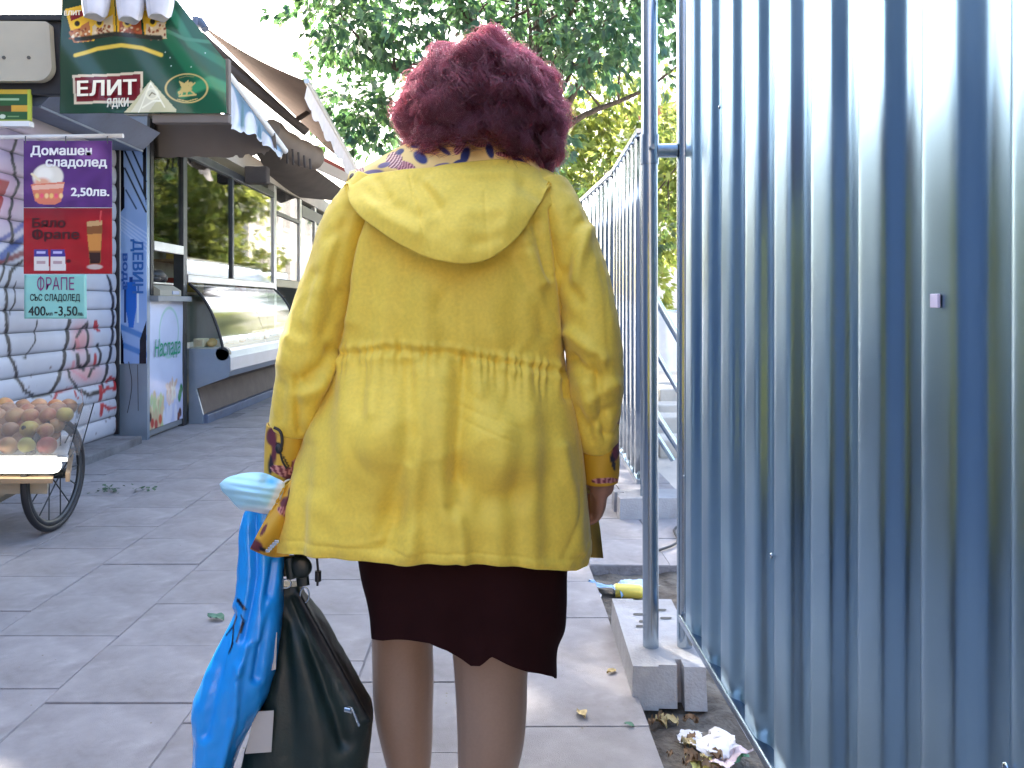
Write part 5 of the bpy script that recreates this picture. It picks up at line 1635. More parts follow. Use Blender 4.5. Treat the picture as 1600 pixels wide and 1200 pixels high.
def sleeve(SL, n=150, seg=72, tail=0):
    A = smooth_path([(*W(a, b_, Y), w / 1250 * Y, d) for a, b_, Y, w, d in SL], n)
    pts = [Vector(a[:3]) for a in A]
    P = np.empty((n, seg, 3)); Nn = np.empty((n, seg, 3))
    ref = Vector((0, -1, 0))
    for i, p in enumerate(pts):
        t = (pts[min(i + 1, n - 1)] - pts[max(i - 1, 0)]).normalized()
        bk = (ref - t * ref.dot(t)).normalized(); sd = t.cross(bk)
        for k in range(seg):
            a = 2 * math.pi * k / seg
            d = sd * math.cos(a) * A[i, 3] + bk * math.sin(a) * A[i, 4]
            P[i, k] = p + d; Nn[i, k] = (sd * math.cos(a) + bk * math.sin(a))
    q = P.reshape(-1, 3); nn = Nn.reshape(-1, 3)
    px, py = px_arr(q)
    w = np.clip(-nn[:, 1] * 1.4 + .35, 0, 1)
    D = fold_disp(px, py, SLEEVE_FOLDS) * w
    D += -.0032 * creases(q * np.array([.8, 1, .9]), 4.5, 71) * np.clip(.5 + .7 * sum_noise(q, 4, 72), 0, 1) + .0009 * sum_noise(q * np.array([1, 1, .8]), 10, 13) + .0006 * sum_noise(q, 24, 14)
    q += nn * D[:, None]
    return q.reshape(n, seg, 3)


for SL in (SLV_L, SLV_R):
    jb.grid(sleeve(SL), smooth=True, close_u=True)
jacket = jb.build('jacket', CLOTH, per)
bm = bmesh.new(); bm.from_mesh(jacket.data); bmesh.ops.recalc_face_normals(bm, faces=bm.faces[:]); bmesh.ops.solidify(bm, geom=bm.faces[:], thickness=.003)
for f in bm.faces: f.smooth = True
bm.to_mesh(jacket.data); bm.free()

# ---- hood
TOP = np.array([(540, 284), (556, 276), (580, 271), (615, 267), (650, 263), (700, 257), (750, 251), (790, 249), (825, 256), (845, 268), (860, 283)], float)
BOT = np.array([(540, 286), (545, 312), (560, 334), (590, 358), (632, 384), (680, 404), (722, 412), (768, 401), (806, 372), (840, 322), (860, 285)], float)
ns, nt = 180, 110
s = np.linspace(0, 1, ns)
def curve(C, s):
    L_ = np.concatenate([[0], np.cumsum(np.hypot(*np.diff(C, axis=0).T))]); L_ /= L_[-1]
    R_ = cat_rows(np.column_stack([L_, C]), s, len(s)); return R_[:, 1], R_[:, 2]
tx, ty = curve(TOP, s); bx_, by_ = curve(BOT, s)
def hood_y(s, t):
    return 1.352 + .072 * np.abs(2 * s - 1) ** 2.4 + .055 * (1 - t) ** 1.5
Ph = np.empty((nt, ns, 3))
HF = [([(638, 268), (650, 320), (668, 392)], 2.4, -.0012, 'g'), ([(757, 300), (760, 360), (763, 400)], 2.4, -.0009, 'g'), ([(655, 285), (672, 305), (684, 325)], 8, -.003, 'g'), ([(672, 285), (692, 310)], 9, .003, 'g'), ([(550, 296), (600, 316), (650, 336)], 13, -.004, 'g'), ([(690, 266), (740, 272), (800, 268)], 10, .004, 'g'),
      ([(565, 305), (600, 338), (650, 366)], 12, .004, 'g'), ([(735, 330), (775, 326)], 12, .0022, 'g'), ([(740, 380), (775, 372)], 9, -.0016, 'g'), ([(818, 290), (842, 306)], 12, -.005, 'g'), ([(800, 300), (790, 350)], 14, .003, 'g'), ([(590, 282), (606, 306)], 9, -.004, 'g'), ([(700, 300), (720, 360), (722, 400)], 22, .004, 'g')]
for j in range(nt):
    t = j / (nt - 1)
    tt = min(t / .90, 1.0)
    px = tx * (1 - tt) + bx_ * tt; py = ty * (1 - tt) + by_ * tt
    Y = hood_y(s, tt) - .030 * math.sin(min(tt, 1) * math.pi * .62) * np.sin(np.pi * s) ** .8
    if t > .90:                                        # lower edge rolls under towards the back
        a = (t - .90) / .10
        Y = Y + .035 * (1 - math.cos(a * math.pi * .5)) * np.sin(np.pi * s) ** .5
        py = py + (3.0 * math.sin(a * math.pi) - 9 * a ** 2) * np.sin(np.pi * s) ** .5
    Ph[j, :, 0] = (px - 770) / 1250 * Y; Ph[j, :, 1] = Y; Ph[j, :, 2] = CAM_H - (py - 475) / 1250 * Y
q = Ph.reshape(-1, 3)
a_, b_ = px_arr(q)
Dh = fold_disp(a_, b_, HF) + .0012 * sum_noise(q, 11, 23) + .0005 * sum_noise(q, 26, 24)
q[:, 1] -= Dh; q[:, 2] += .35 * Dh
hood = mesh_from_grid('hood', q.reshape(nt, ns, 3), CLOTH, jacket, thick=.004)


def print_pattern(px, py, base, leaves):
    p = Paint(px, py, base)
    for kind, cx, cy, rx, ry, a in leaves:
        if kind == 'blue': p.ell(cx, cy, rx, ry, S(34, 48, 104), a, .25)
        elif kind == 'grey': p.ell(cx, cy, rx, ry, S(112, 100, 132), a, .3)
        elif kind == 'dark': p.ell(cx, cy, rx, ry, S(28, 24, 40), a, .25)
        elif kind == 'maroon': p.ell(cx, cy, rx, ry, S(96, 40, 54), a, .25)
        else:
            ca, sa = math.cos(a), math.sin(a)
            dx, dy = px - cx, py - cy
            u_, v_ = (dx * ca + dy * sa), (-dx * sa + dy * ca)
            p.put(((u_ / rx) ** 2 + (v_ / ry) ** 2 < 1).astype(float), S(200, 140, 140) if kind == 'pink' else S(228, 190, 178))
            p.put(((u_ / rx) ** 2 + (v_ / ry) ** 2 < 1) * (np.sin(u_ * 1.5 + v_ * v_ * .02) > 0) * 1.0, S(110, 44, 62))
    return p.C


def color_px(o, fn):
    n = len(o.data.vertices); co = np.empty(n * 3); o.data.vertices.foreach_get('co', co); co = co.reshape(-1, 3)
    px, py = px_arr(co); C = fn(px[None], py[None])[0]
    ca = o.data.color_attributes.new('Col', 'FLOAT_COLOR', 'POINT'); c = np.ones((n, 4)); c[:, :3] = C; ca.data.foreach_set('color', c.ravel())


# printed lining standing up round the neck
NK = np.array([(546, 268), (572, 258), (604, 240), (640, 222), (680, 212), (725, 206), (770, 212), (800, 228), (822, 240), (842, 256), (858, 276)], float)
nx_, ny_2 = curve(NK, s)
nl_ = 60
Pl = np.empty((nl_, ns, 3))
for j in range(nl_):
    t = j / (nl_ - 1)
    px = tx * (1 - t) + nx_ * t; py = (ty + 3) * (1 - t) + ny_2 * t
    Y0_ = hood_y(s, 0) + .004; Y1_ = 1.47 + .03 * np.abs(2 * s - 1) ** 2
    Y = Y0_ * (1 - t) + Y1_ * t - .012 * math.sin(t * math.pi) + .005 * np.sin(px * .11 + t * 3) * math.sin(t * 2.6)
    Pl[j, :, 0] = (px - 770) / 1250 * Y; Pl[j, :, 1] = Y; Pl[j, :, 2] = CAM_H - (py - 475) / 1250 * Y
lin = mesh_from_grid('hood_lining', Pl, PRINTED, jacket, thick=.002)
color_px(lin, lambda a, b: print_pattern(a, b, S(236, 206, 128), [
    ('blue', 657, 246, 13, 8, .7), ('blue', 649, 228, 8, 3.5, 0), ('blue', 694, 235, 12, 4, .6), ('blue', 727, 242, 7, 14, .3), ('blue', 716, 254, 10, 4, -.4), ('blue', 765, 234, 6, 14, -.3), ('pink', 720, 226, 7, 18, .5), ('pink', 748, 222, 14, 8, .2),
    ('pink', 633, 261, 18, 9, .3), ('pale', 616, 250, 12, 14, .6), ('grey', 583, 270, 16, 5, -.1), ('maroon', 683, 215, 5, 5, 0), ('dark', 550, 276, 4, 6, .3), ('grey', 600, 258, 10, 4, -.3), ('pink', 786, 241, 12, 4, .1), ('maroon', 800, 238, 10, 5, .3), ('blue', 810, 250, 10, 4, .4), ('pale', 562, 266, 8, 5, -.4), ('grey', 690, 258, 12, 3, -.2), ('blue', 625, 237, 7, 4, -.5)]))

# ---- rolled cuffs
def cuff(pts, leaves, base, cord=None):
    A = smooth_path([(*W(a, b_, Y), w / 1250 * Y, d) for a, b_, Y, w, d in pts], 60)
    P = np.empty((60, 64, 3))
    ctr = [Vector(a[:3]) for a in A]
    for i, p in enumerate(ctr):
        t = (ctr[min(i + 1, 59)] - ctr[max(i - 1, 0)]).normalized(); bk = Vector((0, -1, 0)); bk = (bk - t * bk.dot(t)).normalized(); sd = t.cross(bk)
        for k in range(64):
            a = 2 * math.pi * k / 64
            w_ = 1 + .02 * math.sin(3 * a + i * .1)
            P[i, k] = p + sd * (math.cos(a) * A[i, 3] * w_) + bk * (math.sin(a) * A[i, 4] * w_)
    o = mesh_from_grid('cuff', P, PRINTED, jacket, close_u=True, thick=.003)
    color_px(o, lambda a, b: print_pattern(a, b, base, leaves))
    return o


cuff([(451, 664, 1.49, 32, .055), (446, 700, 1.49, 31, .052), (442, 730, 1.49, 28, .047), (440, 752, 1.49, 25, .043)],
     [('maroon', 424, 682, 8, 14, 0), ('dark', 434, 700, 7, 9, 0), ('dark', 424, 724, 5, 17, .1), ('maroon', 428, 700, 4, 24, 0), ('dark', 433, 672, 5, 4, 0), ('pink', 448, 738, 26, 9, .3), ('pink', 464, 728, 10, 12, .4), ('maroon', 458, 748, 14, 6, .1), ('dark', 447, 722, 1.6, 14, -.5)], S(206, 168, 62))
cuff([(935, 688, 1.515, 31, .053), (936, 712, 1.52, 32, .053), (937, 734, 1.52, 30, .05), (938, 752, 1.52, 27, .045)],
     [('dark', 932, 694, 22, 4, 0), ('maroon', 962, 706, 6, 16, .2), ('dark', 958, 722, 3.4, 14, -.2), ('pink', 945, 751, 22, 4.5, -.05), ('maroon', 965, 690, 6, 8, .3)], S(196, 152, 36))
cd = MB(); cd.tube(smooth_path([W(428, 668, 1.43), W(436, 672, 1.43), W(441, 690, 1.43), W(438, 705, 1.43)], 14), .0028, 6); cd.sphere(W(436, 701, 1.432), (.007, .006, .009), 10, 8); cd.tube(smooth_path([W(438, 708, 1.43), W(442, 722, 1.432), W(448, 732, 1.436)], 8), .002, 6)
cd.build('cuff_cord', M['black'], jacket)

# ---- front panels that show past the back: left corner turned out, right one in the vent
nf_ = 40
fp = np.empty((nf_, nf_, 3))
TLp, TRp, BRp, BLp = (440, 762), (470, 740), (452, 868), (391, 856)
for i in range(nf_):
    v_ = i / (nf_ - 1)
    for k in range(nf_):
        u_ = k / (nf_ - 1)
        px = (TLp[0] * (1 - u_) + TRp[0] * u_) * (1 - v_) + (BLp[0] * (1 - u_) + BRp[0] * u_) * v_
        py = (TLp[1] * (1 - u_) + TRp[1] * u_) * (1 - v_) + (BLp[1] * (1 - u_) + BRp[1] * u_) * v_ + 6 * math.sin(u_ * math.pi) * v_
        Y = 1.415 + .05 * u_ - .02 * math.sin(v_ * 2.2) + .008 * math.sin(u_ * 6 + v_ * 4)
        fp[i, k] = W(px, py, Y)
fpo = mesh_from_grid('front_flap', fp, PRINTED, jacket, thick=.004)
color_px(fpo, lambda a, b: print_pattern(a, b, S(208, 164, 56), [('maroon', 399, 852, 13, 9, .6), ('maroon', 452, 788, 15, 12, .3), ('dark', 458, 770, 8, 12, .2), ('maroon', 412, 828, 3, 11, .5), ('dark', 410, 858, 6, 3, .5), ('pink', 446, 800, 14, 7, .4)]))
zp = MB()
for k in range(5):
    p_ = Vector(W(419 + k * 3.4, 860 - k * 3.6, 1.385)); zp.box(p_.x - .004, p_.x + .004, p_.y - .003, p_.y + .003, p_.z - .003, p_.z + .003, ch=.001)
zp.build('zip_end', M['tube'], jacket)
fr_ = np.array([[W(a, b, Y) for a, b, Y in row] for row in (((900, 700, 1.60), (912, 702, 1.62)), ((905, 770, 1.60), (926, 772, 1.63)), ((908, 830, 1.60), (936, 826, 1.64)), ((918, 871, 1.60), (941, 872, 1.64)))])
mesh_from_grid('front_panel', fr_, mat('yellow_cotton_shaded', (.40, .27, .05), .8, noise=.1), jacket, thick=.003)  # darker yellow: the vent's shade is put into this panel's colour

# ---- skirt
SK = [(850, 560, 890, .155), (893, 563, 885, .158), (950, 569, 884, .155), (990, 577, 880, .152), (1010, 580, 872, .150), (1062, 584, 869, .148)]
HS = np.array([(560, 962), (577, 985), (588, 996), (610, 1001), (645, 1002), (680, 1003), (705, 1015), (722, 1028), (738, 1042), (752, 1039), (768, 1025), (790, 1036), (820, 1050), (850, 1058), (872, 1061), (890, 1061)], float)
n_s, r_s = 300, 120
rows = cat_rows(SK, None, r_s); th = np.linspace(0, 2 * math.pi, n_s, endpoint=False) - math.pi / 2
ex = 2 / 2.6; cs, sn = np.cos(th), np.sin(th); cx_ = np.sign(cs) * np.abs(cs) ** ex; sy_ = np.sign(sn) * np.abs(sn) ** ex
Ps = np.empty((r_s, n_s, 3))
for i, (py, L_, R_, bdep) in enumerate(rows):
    Y = PY + bdep * sy_; px = (L_ + R_) / 2 + (R_ - L_) / 2 * cx_
    H = np.interp(px, HS[:, 0], HS[:, 1])
    pyv = 850 + (py - 850) / (1062 - 850) * (H - 850)
    fl = .006 * np.sin(px * .06 + 1) * ((py - 850) / 212) - .010 * np.exp(-((px - 748 - (py - 1000) * .1) / 14) ** 2) * np.clip((py - 960) / 80, 0, 1)
    Ps[i, :, 0] = (px - 770) / 1250 * PY; Ps[i, :, 1] = Y + fl * (sy_ < 0); Ps[i, :, 2] = CAM_H - (pyv - 475) / 1250 * np.minimum(Y, PY)
mesh_from_grid('skirt', Ps, SKIRT, per, close_u=True, thick=.004)

# ---- hair: an inner lumpy mass and the curly strands over it
HC = np.array([-.022, 1.535, 1.497]); HR = np.array([.149, .142, .137])
HAIRD = mat('hair_mass', (.045, .012, .018), .6, noise=.4, nscale=30)
hm = bpy.data.materials.new('hair_strand'); hm.use_nodes = True
nt_ = hm.node_tree; nt_.nodes.clear()
ho = nt_.nodes.new('ShaderNodeOutputMaterial'); hb = nt_.nodes.new('ShaderNodeBsdfHairPrincipled')
hb.parametrization = 'COLOR'; hb.inputs['Color'].default_value = (.044, .0045, .008, 1); hb.inputs['Roughness'].default_value = .38; hb.inputs['Radial Roughness'].default_value = .5; hb.inputs['Random Roughness'].default_value = .2
nt_.links.new(hb.outputs[0], ho.inputs[0])


def end_theta(phi):
    """where the bob ends, by direction: longest over the right ear"""
    c_, s_ = np.cos(phi), np.sin(phi)
    e = 1.92 + .42 * np.clip(c_, 0, 1) ** 1.3 + .02 * np.clip(-c_, 0, 1)
    return np.where(s_ > .45, np.minimum(e, 1.35 + .5 * (1 - s_)), e)


nph, nth = 120, 50
ph = np.linspace(0, 2 * math.pi, nph, endpoint=False)
Pm = np.empty((nth, nph, 3))
for i in range(nth):
    f_ = i / (nth - 1); thv = .02 + f_ * (end_theta(ph) - .10)
    sc = .88 - .10 * f_ ** 6
    d = np.stack([np.sin(thv) * np.cos(ph), np.sin(thv) * np.sin(ph), np.cos(thv)], -1)
    P = d * HR * (sc - .03)
    lump = .010 * sum_noise(d * 1.0, 1.6, 41) + .005 * sum_noise(d, 4, 42)
    Pm[i] = HC + P + d * lump[:, None]
b = MB(); b.grid(Pm, smooth=True, close_u=True); b.add(Pm[-1].tolist(), [tuple(range(nph))[::-1]]); b.add(Pm[0].tolist(), [tuple(range(nph))])
hair = b.build('hair', HAIRD, per)

rg = np.random.default_rng(77)
NCL, PER, NP = 360, 84, 22
cl_phi = rg.uniform(0, 2 * math.pi, NCL); cl_t0 = np.arccos(1 - rg.uniform(0, 1, NCL) * 1.3) * .92; cl_t0[:26] = rg.uniform(.02, .3, 26)
cl_len = rg.uniform(.6, 1.25, NCL); cl_ph = rg.uniform(0, 6.28, NCL); cl_amp = rg.uniform(.5, 1.4, NCL); cl_frq = rg.uniform(8, 14, NCL); cl_r = rg.uniform(.80, 1.06, NCL); cl_tw = rg.normal(0, .30, NCL)
idx = np.repeat(np.arange(NCL), PER); NS = len(idx)
tt = np.linspace(0, 1, NP)[None]
jj = rg.normal(0, 1, (NS, 3, 1)) * (.25 + .75 * (1 - tt) ** 1.2)[None]          # locks narrow towards their tips
fly = rg.uniform(0, 1, NS) < .16
phi0 = cl_phi[idx][:, None] + jj[:, 0] * .085 / np.maximum(.3, np.sin(cl_t0[idx] + .3))[:, None]
arc = (cl_len[idx] * rg.uniform(.8, 1.1, NS))[:, None] * tt
theta = np.clip(cl_t0[idx], 0, 2.1)[:, None] + arc + jj[:, 1] * .075
theta = np.abs(theta)
phi = phi0 + cl_tw[idx][:, None] * tt ** 1.2 + np.where(fly, rg.normal(0, .3, NS), 0)[:, None] * tt ** 2
et = end_theta(phi) + (rg.normal(0, .05, NCL)[idx] + rg.normal(0, .03, NS) + np.where(fly, .08, 0))[:, None]
over = np.maximum(theta - et, 0)
theta = np.minimum(theta, et + .10 * (1 - np.exp(-over * 3)))
rad = cl_r[idx][:, None] * (.88 + .12 * np.minimum(1, tt * 2.5)) + jj[:, 2] * .022 + .05 * np.clip(theta - 1.2, 0, 1) ** 1.5 + .06 * np.minimum(over, .5)
wav = (cl_frq[idx] * rg.uniform(.95, 1.05, NS))[:, None] * arc + (cl_ph[idx] + rg.normal(0, .22, NS))[:, None]
amp = (.0155 * cl_amp[idx])[:, None] * np.minimum(1, .25 + tt * 1.5)
rad = rad + np.where(fly, rg.uniform(-.02, .12, NS), 0)[:, None] * tt
dirs = np.stack([np.sin(theta) * np.cos(phi), np.sin(theta) * np.sin(phi), np.cos(theta)], -1)
dn = dirs.reshape(-1, 3)
bump_ = (.99 + .022 * sum_noise(dn, .8, 51) + .03 * sum_noise(dn, 1.7, 52)).reshape(NS, NP)
rad = rad * (1 - .10 * np.exp(-(theta / .55) ** 2))
P = HC + dirs * HR * (rad * bump_)[..., None]
tang = np.stack([-np.sin(phi), np.cos(phi), np.zeros_like(phi)], -1)
P += tang * (amp * np.sin(wav))[..., None] + dirs * (amp * .9 * np.cos(wav + 1.1))[..., None]
P[..., 2] -= .012 * tt * np.clip(np.sin(theta), 0, 1)
wig = rg.uniform(20, 40, NS)[:, None] * tt + rg.uniform(0, 6, NS)[:, None]
P += np.stack([np.sin(wig), np.cos(wig * 1.2), np.sin(wig * .8 + 2)], -1) * (.0012 + .0025 * fly)[:, None, None]
P += rg.normal(0, .003, (NS, 1, 3)) * tt[..., None]
hc = bpy.data.hair_curves.new('hair_strands')
hc.add_curves([NP] * NS)
hc.attributes['position'].data.foreach_set('vector', P.reshape(-1).astype(np.float32))
ra = hc.attributes.get('radius') or hc.attributes.new('radius', 'FLOAT', 'POINT')
rad_ = (np.linspace(1, .35, NP)[None] * rg.uniform(.0003, .00055, NS)[:, None]).astype(np.float32)
ra.data.foreach_set('value', rad_.ravel())
hso = bpy.data.objects.new('hair_strands', hc); COL.objects.link(hso); hso.parent = hair; hso.location = -Vector(per.location) if False else (0, 0, 0)
hso.location = (0, 0, 0)
hc.materials.append(hm)
scene.cycles_curves.shape = 'RIBBONS' if hasattr(scene, 'cycles_curves') else 'RIBBONS'
# ------------------------------------------------------------------ what she carries
def loft_px(name, rows, m, parent, n=60, k=36, wr=0.0, seed=1, front=None, p=2.3, ridges=None):
    """closed bag body: rows (py, left px, right px, Y, half depth)"""
    A = cat_rows(rows, None, n)
    P = np.empty((n, k, 3)); a = np.linspace(0, 2 * math.pi, k, endpoint=False)
    c, s = np.cos(a), np.sin(a); e = 2 / p
    cx, sx = np.sign(c) * np.abs(c) ** e, np.sign(s) * np.abs(s) ** e
    for i, (py, l, r, Y, d) in enumerate(A):
        px = (l + r) / 2 + (r - l) / 2 * cx
        P[i, :, 0] = (px - 770) / 1250 * Y; P[i, :, 1] = Y + d * sx; P[i, :, 2] = CAM_H - (py - 475) / 1250 * Y
    q = P.reshape(-1, 3)
    nn = np.tile(np.stack([cx, sx, 0 * cx], -1), (n, 1))
    if wr:
        D = wr * (sum_noise(q * np.array([1, 1, .5]), 7, seed) * .6 + np.abs(sum_noise(q * np.array([1.6, 1, .4]), 13, seed + 1)) * -.6 + .25 * sum_noise(q, 30, seed + 2))
        q += nn * D[:, None]
    if ridges:
        px, py = px_arr(q); q += nn * fold_disp(px, py, ridges)[:, None]
    b = MB(); b.grid(q.reshape(n, k, 3), smooth=True, close_u=True)
    b.add(q.reshape(n, k, 3)[0], [tuple(range(k))]); b.add(q.reshape(n, k, 3)[-1], [tuple(range(k))[::-1]])
    return b.build(name, m, parent)


BLUE = mat('blue_plastic', attr='Col', rough=.22, noise=.06, nscale=6, trans=.0, spec=.55)
bag = empty('plastic_bag', W(370, 1200, 1.46), 'long bright blue plastic carrier bag with small black print, hanging from the left hand', 'bag')
loft_px('bag_body', [(770, 408, 434, 1.475, .014), (800, 382, 440, 1.47, .024), (870, 373, 443, 1.465, .035), (930, 367, 442, 1.46, .042), (1000, 342, 436, 1.455, .05), (1060, 318, 424, 1.45, .055), (1095, 305, 414, 1.45, .058), (1150, 308, 384, 1.45, .06), (1200, 306, 364, 1.45, .06), (1300, 312, 356, 1.45, .05), (1330, 325, 345, 1.45, .02)], BLUE, bag, 180, 120, .0022, 5,
        ridges=[([(395, 800), (400, 900), (380, 1000)], 6, -.008, 'g'), ([(430, 880), (415, 960), (400, 1060)], 7, -.007, 'g'), ([(360, 960), (340, 1060), (320, 1150)], 8, -.006, 'g'), ([(372, 1040), (366, 1120), (345, 1200)], 6, .006, 'g'), ([(420, 940), (405, 1000)], 6, .006, 'g'), ([(385, 1010), (375, 1050)], 5, .005, 'g')])
bag_body = [o for o in bag.children][0]
def bag_paint(a, b):
    p = Paint(a, b, S(30, 146, 226))
    K = S(12, 20, 44)
    for pts, w in (([(372, 938), (382, 952)], 3.2), ([(380, 972), (375, 988)], 2.8), ([(370, 962), (365, 978), (363, 1006), (358, 1020)], 1.5), ([(365, 978), (354, 992)], 1.4), ([(376, 960), (380, 970), (370, 1002)], 1.3)):
        p.line(pts, w, K)
    return p.C
color_px(bag_body, bag_paint)

LEATHER = mat('dark_leather', (.010, .018, .016), .36, noise=.3, nscale=14, bump=.22, bscale=170, bdist=.003)
hb_ = empty('handbag', W(480, 1300, 1.5), 'black leather handbag with pale patches and a steel zip pull, beside the blue bag', 'handbag')
loft_px('bag_body', [(912, 436, 470, 1.50, .018), (925, 432, 474, 1.50, .026), (960, 432, 500, 1.50, .034), (1000, 430, 522, 1.50, .044), (1060, 420, 556, 1.50, .055), (1108, 404, 581, 1.50, .062), (1150, 392, 580, 1.50, .066), (1200, 378, 575, 1.50, .068), (1290, 372, 566, 1.50, .066), (1330, 385, 550, 1.50, .055)], mat('bag_leather', attr='Col', rough=.5, noise=.3, nscale=14, bump=.22, bscale=170, bdist=.003), hb_, 120, 90, .0018, 15, p=3.0,
        ridges=[([(466, 930), (520, 1030), (572, 1125)], 5, .006, 'g'), ([(455, 945), (500, 1050), (540, 1160)], 12, -.010, 'g'), ([(440, 980), (450, 1100), (455, 1200)], 14, -.006, 'g'), ([(470, 1000), (490, 1120), (500, 1200)], 16, .006, 'g')])
def hb_paint(a, b):
    p = Paint(a, b, (.006, .018, .015))
    p.poly([(462, 926), (476, 926), (503, 968), (584, 1108), (574, 1126), (548, 1092), (492, 1000)], (.0025, .003, .003))
    p.line([(458, 930), (486, 1000), (540, 1096), (566, 1128)], 1.2, (.03, .04, .038))
    return p.C
color_px(hb_.children[0], hb_paint)
PATCH = mat('pale_patch', (.46, .45, .42), .6, noise=.1)
for P4 in ([(423, 990), (433, 988), (431, 1046), (414, 1050)], [(398, 1112), (428, 1110), (424, 1175), (383, 1178)]):
    b = MB(); Yp = 1.436
    b.add([W(x, y, Yp) for x, y in P4] + [W(x, y, Yp + .05) for x, y in P4], [(0, 1, 2, 3), (7, 6, 5, 4), (0, 4, 5, 1), (1, 5, 6, 2), (2, 6, 7, 3), (3, 7, 4, 0)])
    b.build('patch', PATCH, hb_)
st = MB()
st.tube(smooth_path([W(446, 770, 1.50), W(444, 840, 1.495), W(445, 900, 1.49)], 12), [(.009, .005)] * 12, 8)
st.tube(smooth_path([W(462, 770, 1.50), W(468, 840, 1.495), W(470, 876, 1.488), W(474, 915, 1.486)], 14), [(.012, .005)] * 14, 8)
st.build('strap', LEATHER, hb_)
b = MB(); b.sphere(W(470, 886, 1.478), (.021, .010, .021), 16, 10); b.tube([W(452, 870, 1.48), W(456, 903, 1.48)], .010, 8)
b.build('strap_clasp', LEATHER, hb_)
def ring(cx, cy, rx, ry, Y, r_, name, par):
    b = MB(); b.tube([W(cx + rx * math.cos(a), cy + ry * math.sin(a), Y) for a in np.linspace(0, 2 * math.pi, 25)], r_, 6, caps=False); b.build(name, M['tube'], par)
ring(476, 930, 7, 12, 1.478, .0016, 'ring', hb_); ring(447, 912, 8, 7, 1.476, .0016, 'ring', hb_)
b = MB(); b.tube([W(495, 870, 1.49), W(497, 892, 1.49), W(496, 915, 1.49)], .0022, 6); b.tube([W(497, 892, 1.49), W(497, 908, 1.49)], .006, 8); b.build('zip_cord', M['black'], hb_)
b = MB(); b.tube([W(549, 1105, 1.428), W(553, 1114, 1.426), W(561, 1134, 1.428)], .0026, 6); b.tube([W(540, 1108, 1.432), W(549, 1110, 1.428)], .006, 8); b.build('zip_pull', M['tube'], hb_)

# pale blue face mask hung on the hand
mk = empty('face_mask', W(395, 770, 1.40), 'pale blue disposable face mask dangling from the left wrist', 'face mask')
OUT = [(343, 756), (352, 748), (372, 741), (394, 738), (413, 739), (428, 745), (445, 756), (443, 768), (437, 785), (430, 803), (414, 803), (392, 799), (375, 796), (368, 790), (356, 776), (346, 766)]
cx0 = np.mean([p[0] for p in OUT]); cy0 = np.mean([p[1] for p in OUT])
ring_pts = smooth_path([(x, y, 0) for x, y in OUT + OUT[:1]], 96)[:-1]
Pk = np.empty((24, 95, 3))
for i in range(24):
    f_ = i / 23
    for k, (x, y, _) in enumerate(ring_pts):
        px, py = cx0 + (x - cx0) * f_, cy0 + (y - cy0) * f_
        Y = 1.385 + .035 * f_ ** 2 + .002 * math.sin((py - 738) * .55 - (px - 390) * .08) * (1 - f_ * .5) + .012 * math.exp(-((px - 418) / 10) ** 2 - ((py - 750) / 12) ** 2)
        Pk[i, k] = W(px, py, Y)
MASK = mat('mask_blue', attr='Col', rough=.75)
mo = mesh_from_grid('mask_sheet', Pk, MASK, mk, close_u=True, thick=.002)
def mask_paint(a, b):
    p = Paint(a, b, S(170, 222, 240))
    p.put(np.clip((b - 788) / 10, 0, 1) * (a > 360), S(226, 238, 246)); p.put(np.clip((a + .45 * (b - 745) - 436) / 6, 0, 1), S(226, 236, 246)); p.put(np.clip(1 - np.abs((b - 752 + .12 * (a - 380)) / 3.5), 0, 1) * .2, S(210, 240, 250))
    p.put(np.clip(1 - np.hypot((a - 424) / 13, (b - 752) / 9), 0, 1) * 1.3, S(90, 176, 214))
    return p.C
color_px(mo, mask_paint)
b = MB(); b.tube(smooth_path([W(440, 757, 1.42), W(450, 750, 1.44), W(458, 752, 1.46), W(455, 765, 1.47), W(438, 790, 1.44)], 20), .0016, 6)
b.build('ear_loop', M['white_print'], mk)

# ------------------------------------------------------------------ litter
def crumpled(name, c, size, m, lab, cat_, seed, flat=.35, elong=(1, 1), group=None):
    g = np.random.default_rng(seed); n = 14
    u, v = np.meshgrid(np.linspace(-1, 1, n), np.linspace(-1, 1, n))
    P = np.stack([u * elong[0], v * elong[1], np.zeros_like(u)], -1).reshape(-1, 3)
    P[:, 2] = flat * (.5 + .5 * sum_noise(P, .55, seed) * .8 + .35 * sum_noise(P, 1.2, seed + 1) * .5)
    P[:, :2] += g.normal(0, .05, (len(P), 2)) + .16 * np.stack([sum_noise(P, .7, seed + 2), sum_noise(P, .7, seed + 3)], -1)
    a = g.uniform(0, 6.28); ca, sa = math.cos(a), math.sin(a)
    P[:, :2] = P[:, :2] @ np.array([[ca, sa], [-sa, ca]])
    P = P * size; P[:, 2] -= P[:, 2].min()
    P += np.array(c)
    b = MB().grid(P.reshape(n, n, 3), smooth=False)
    return tag(b.build(name, m), lab, cat_, group)


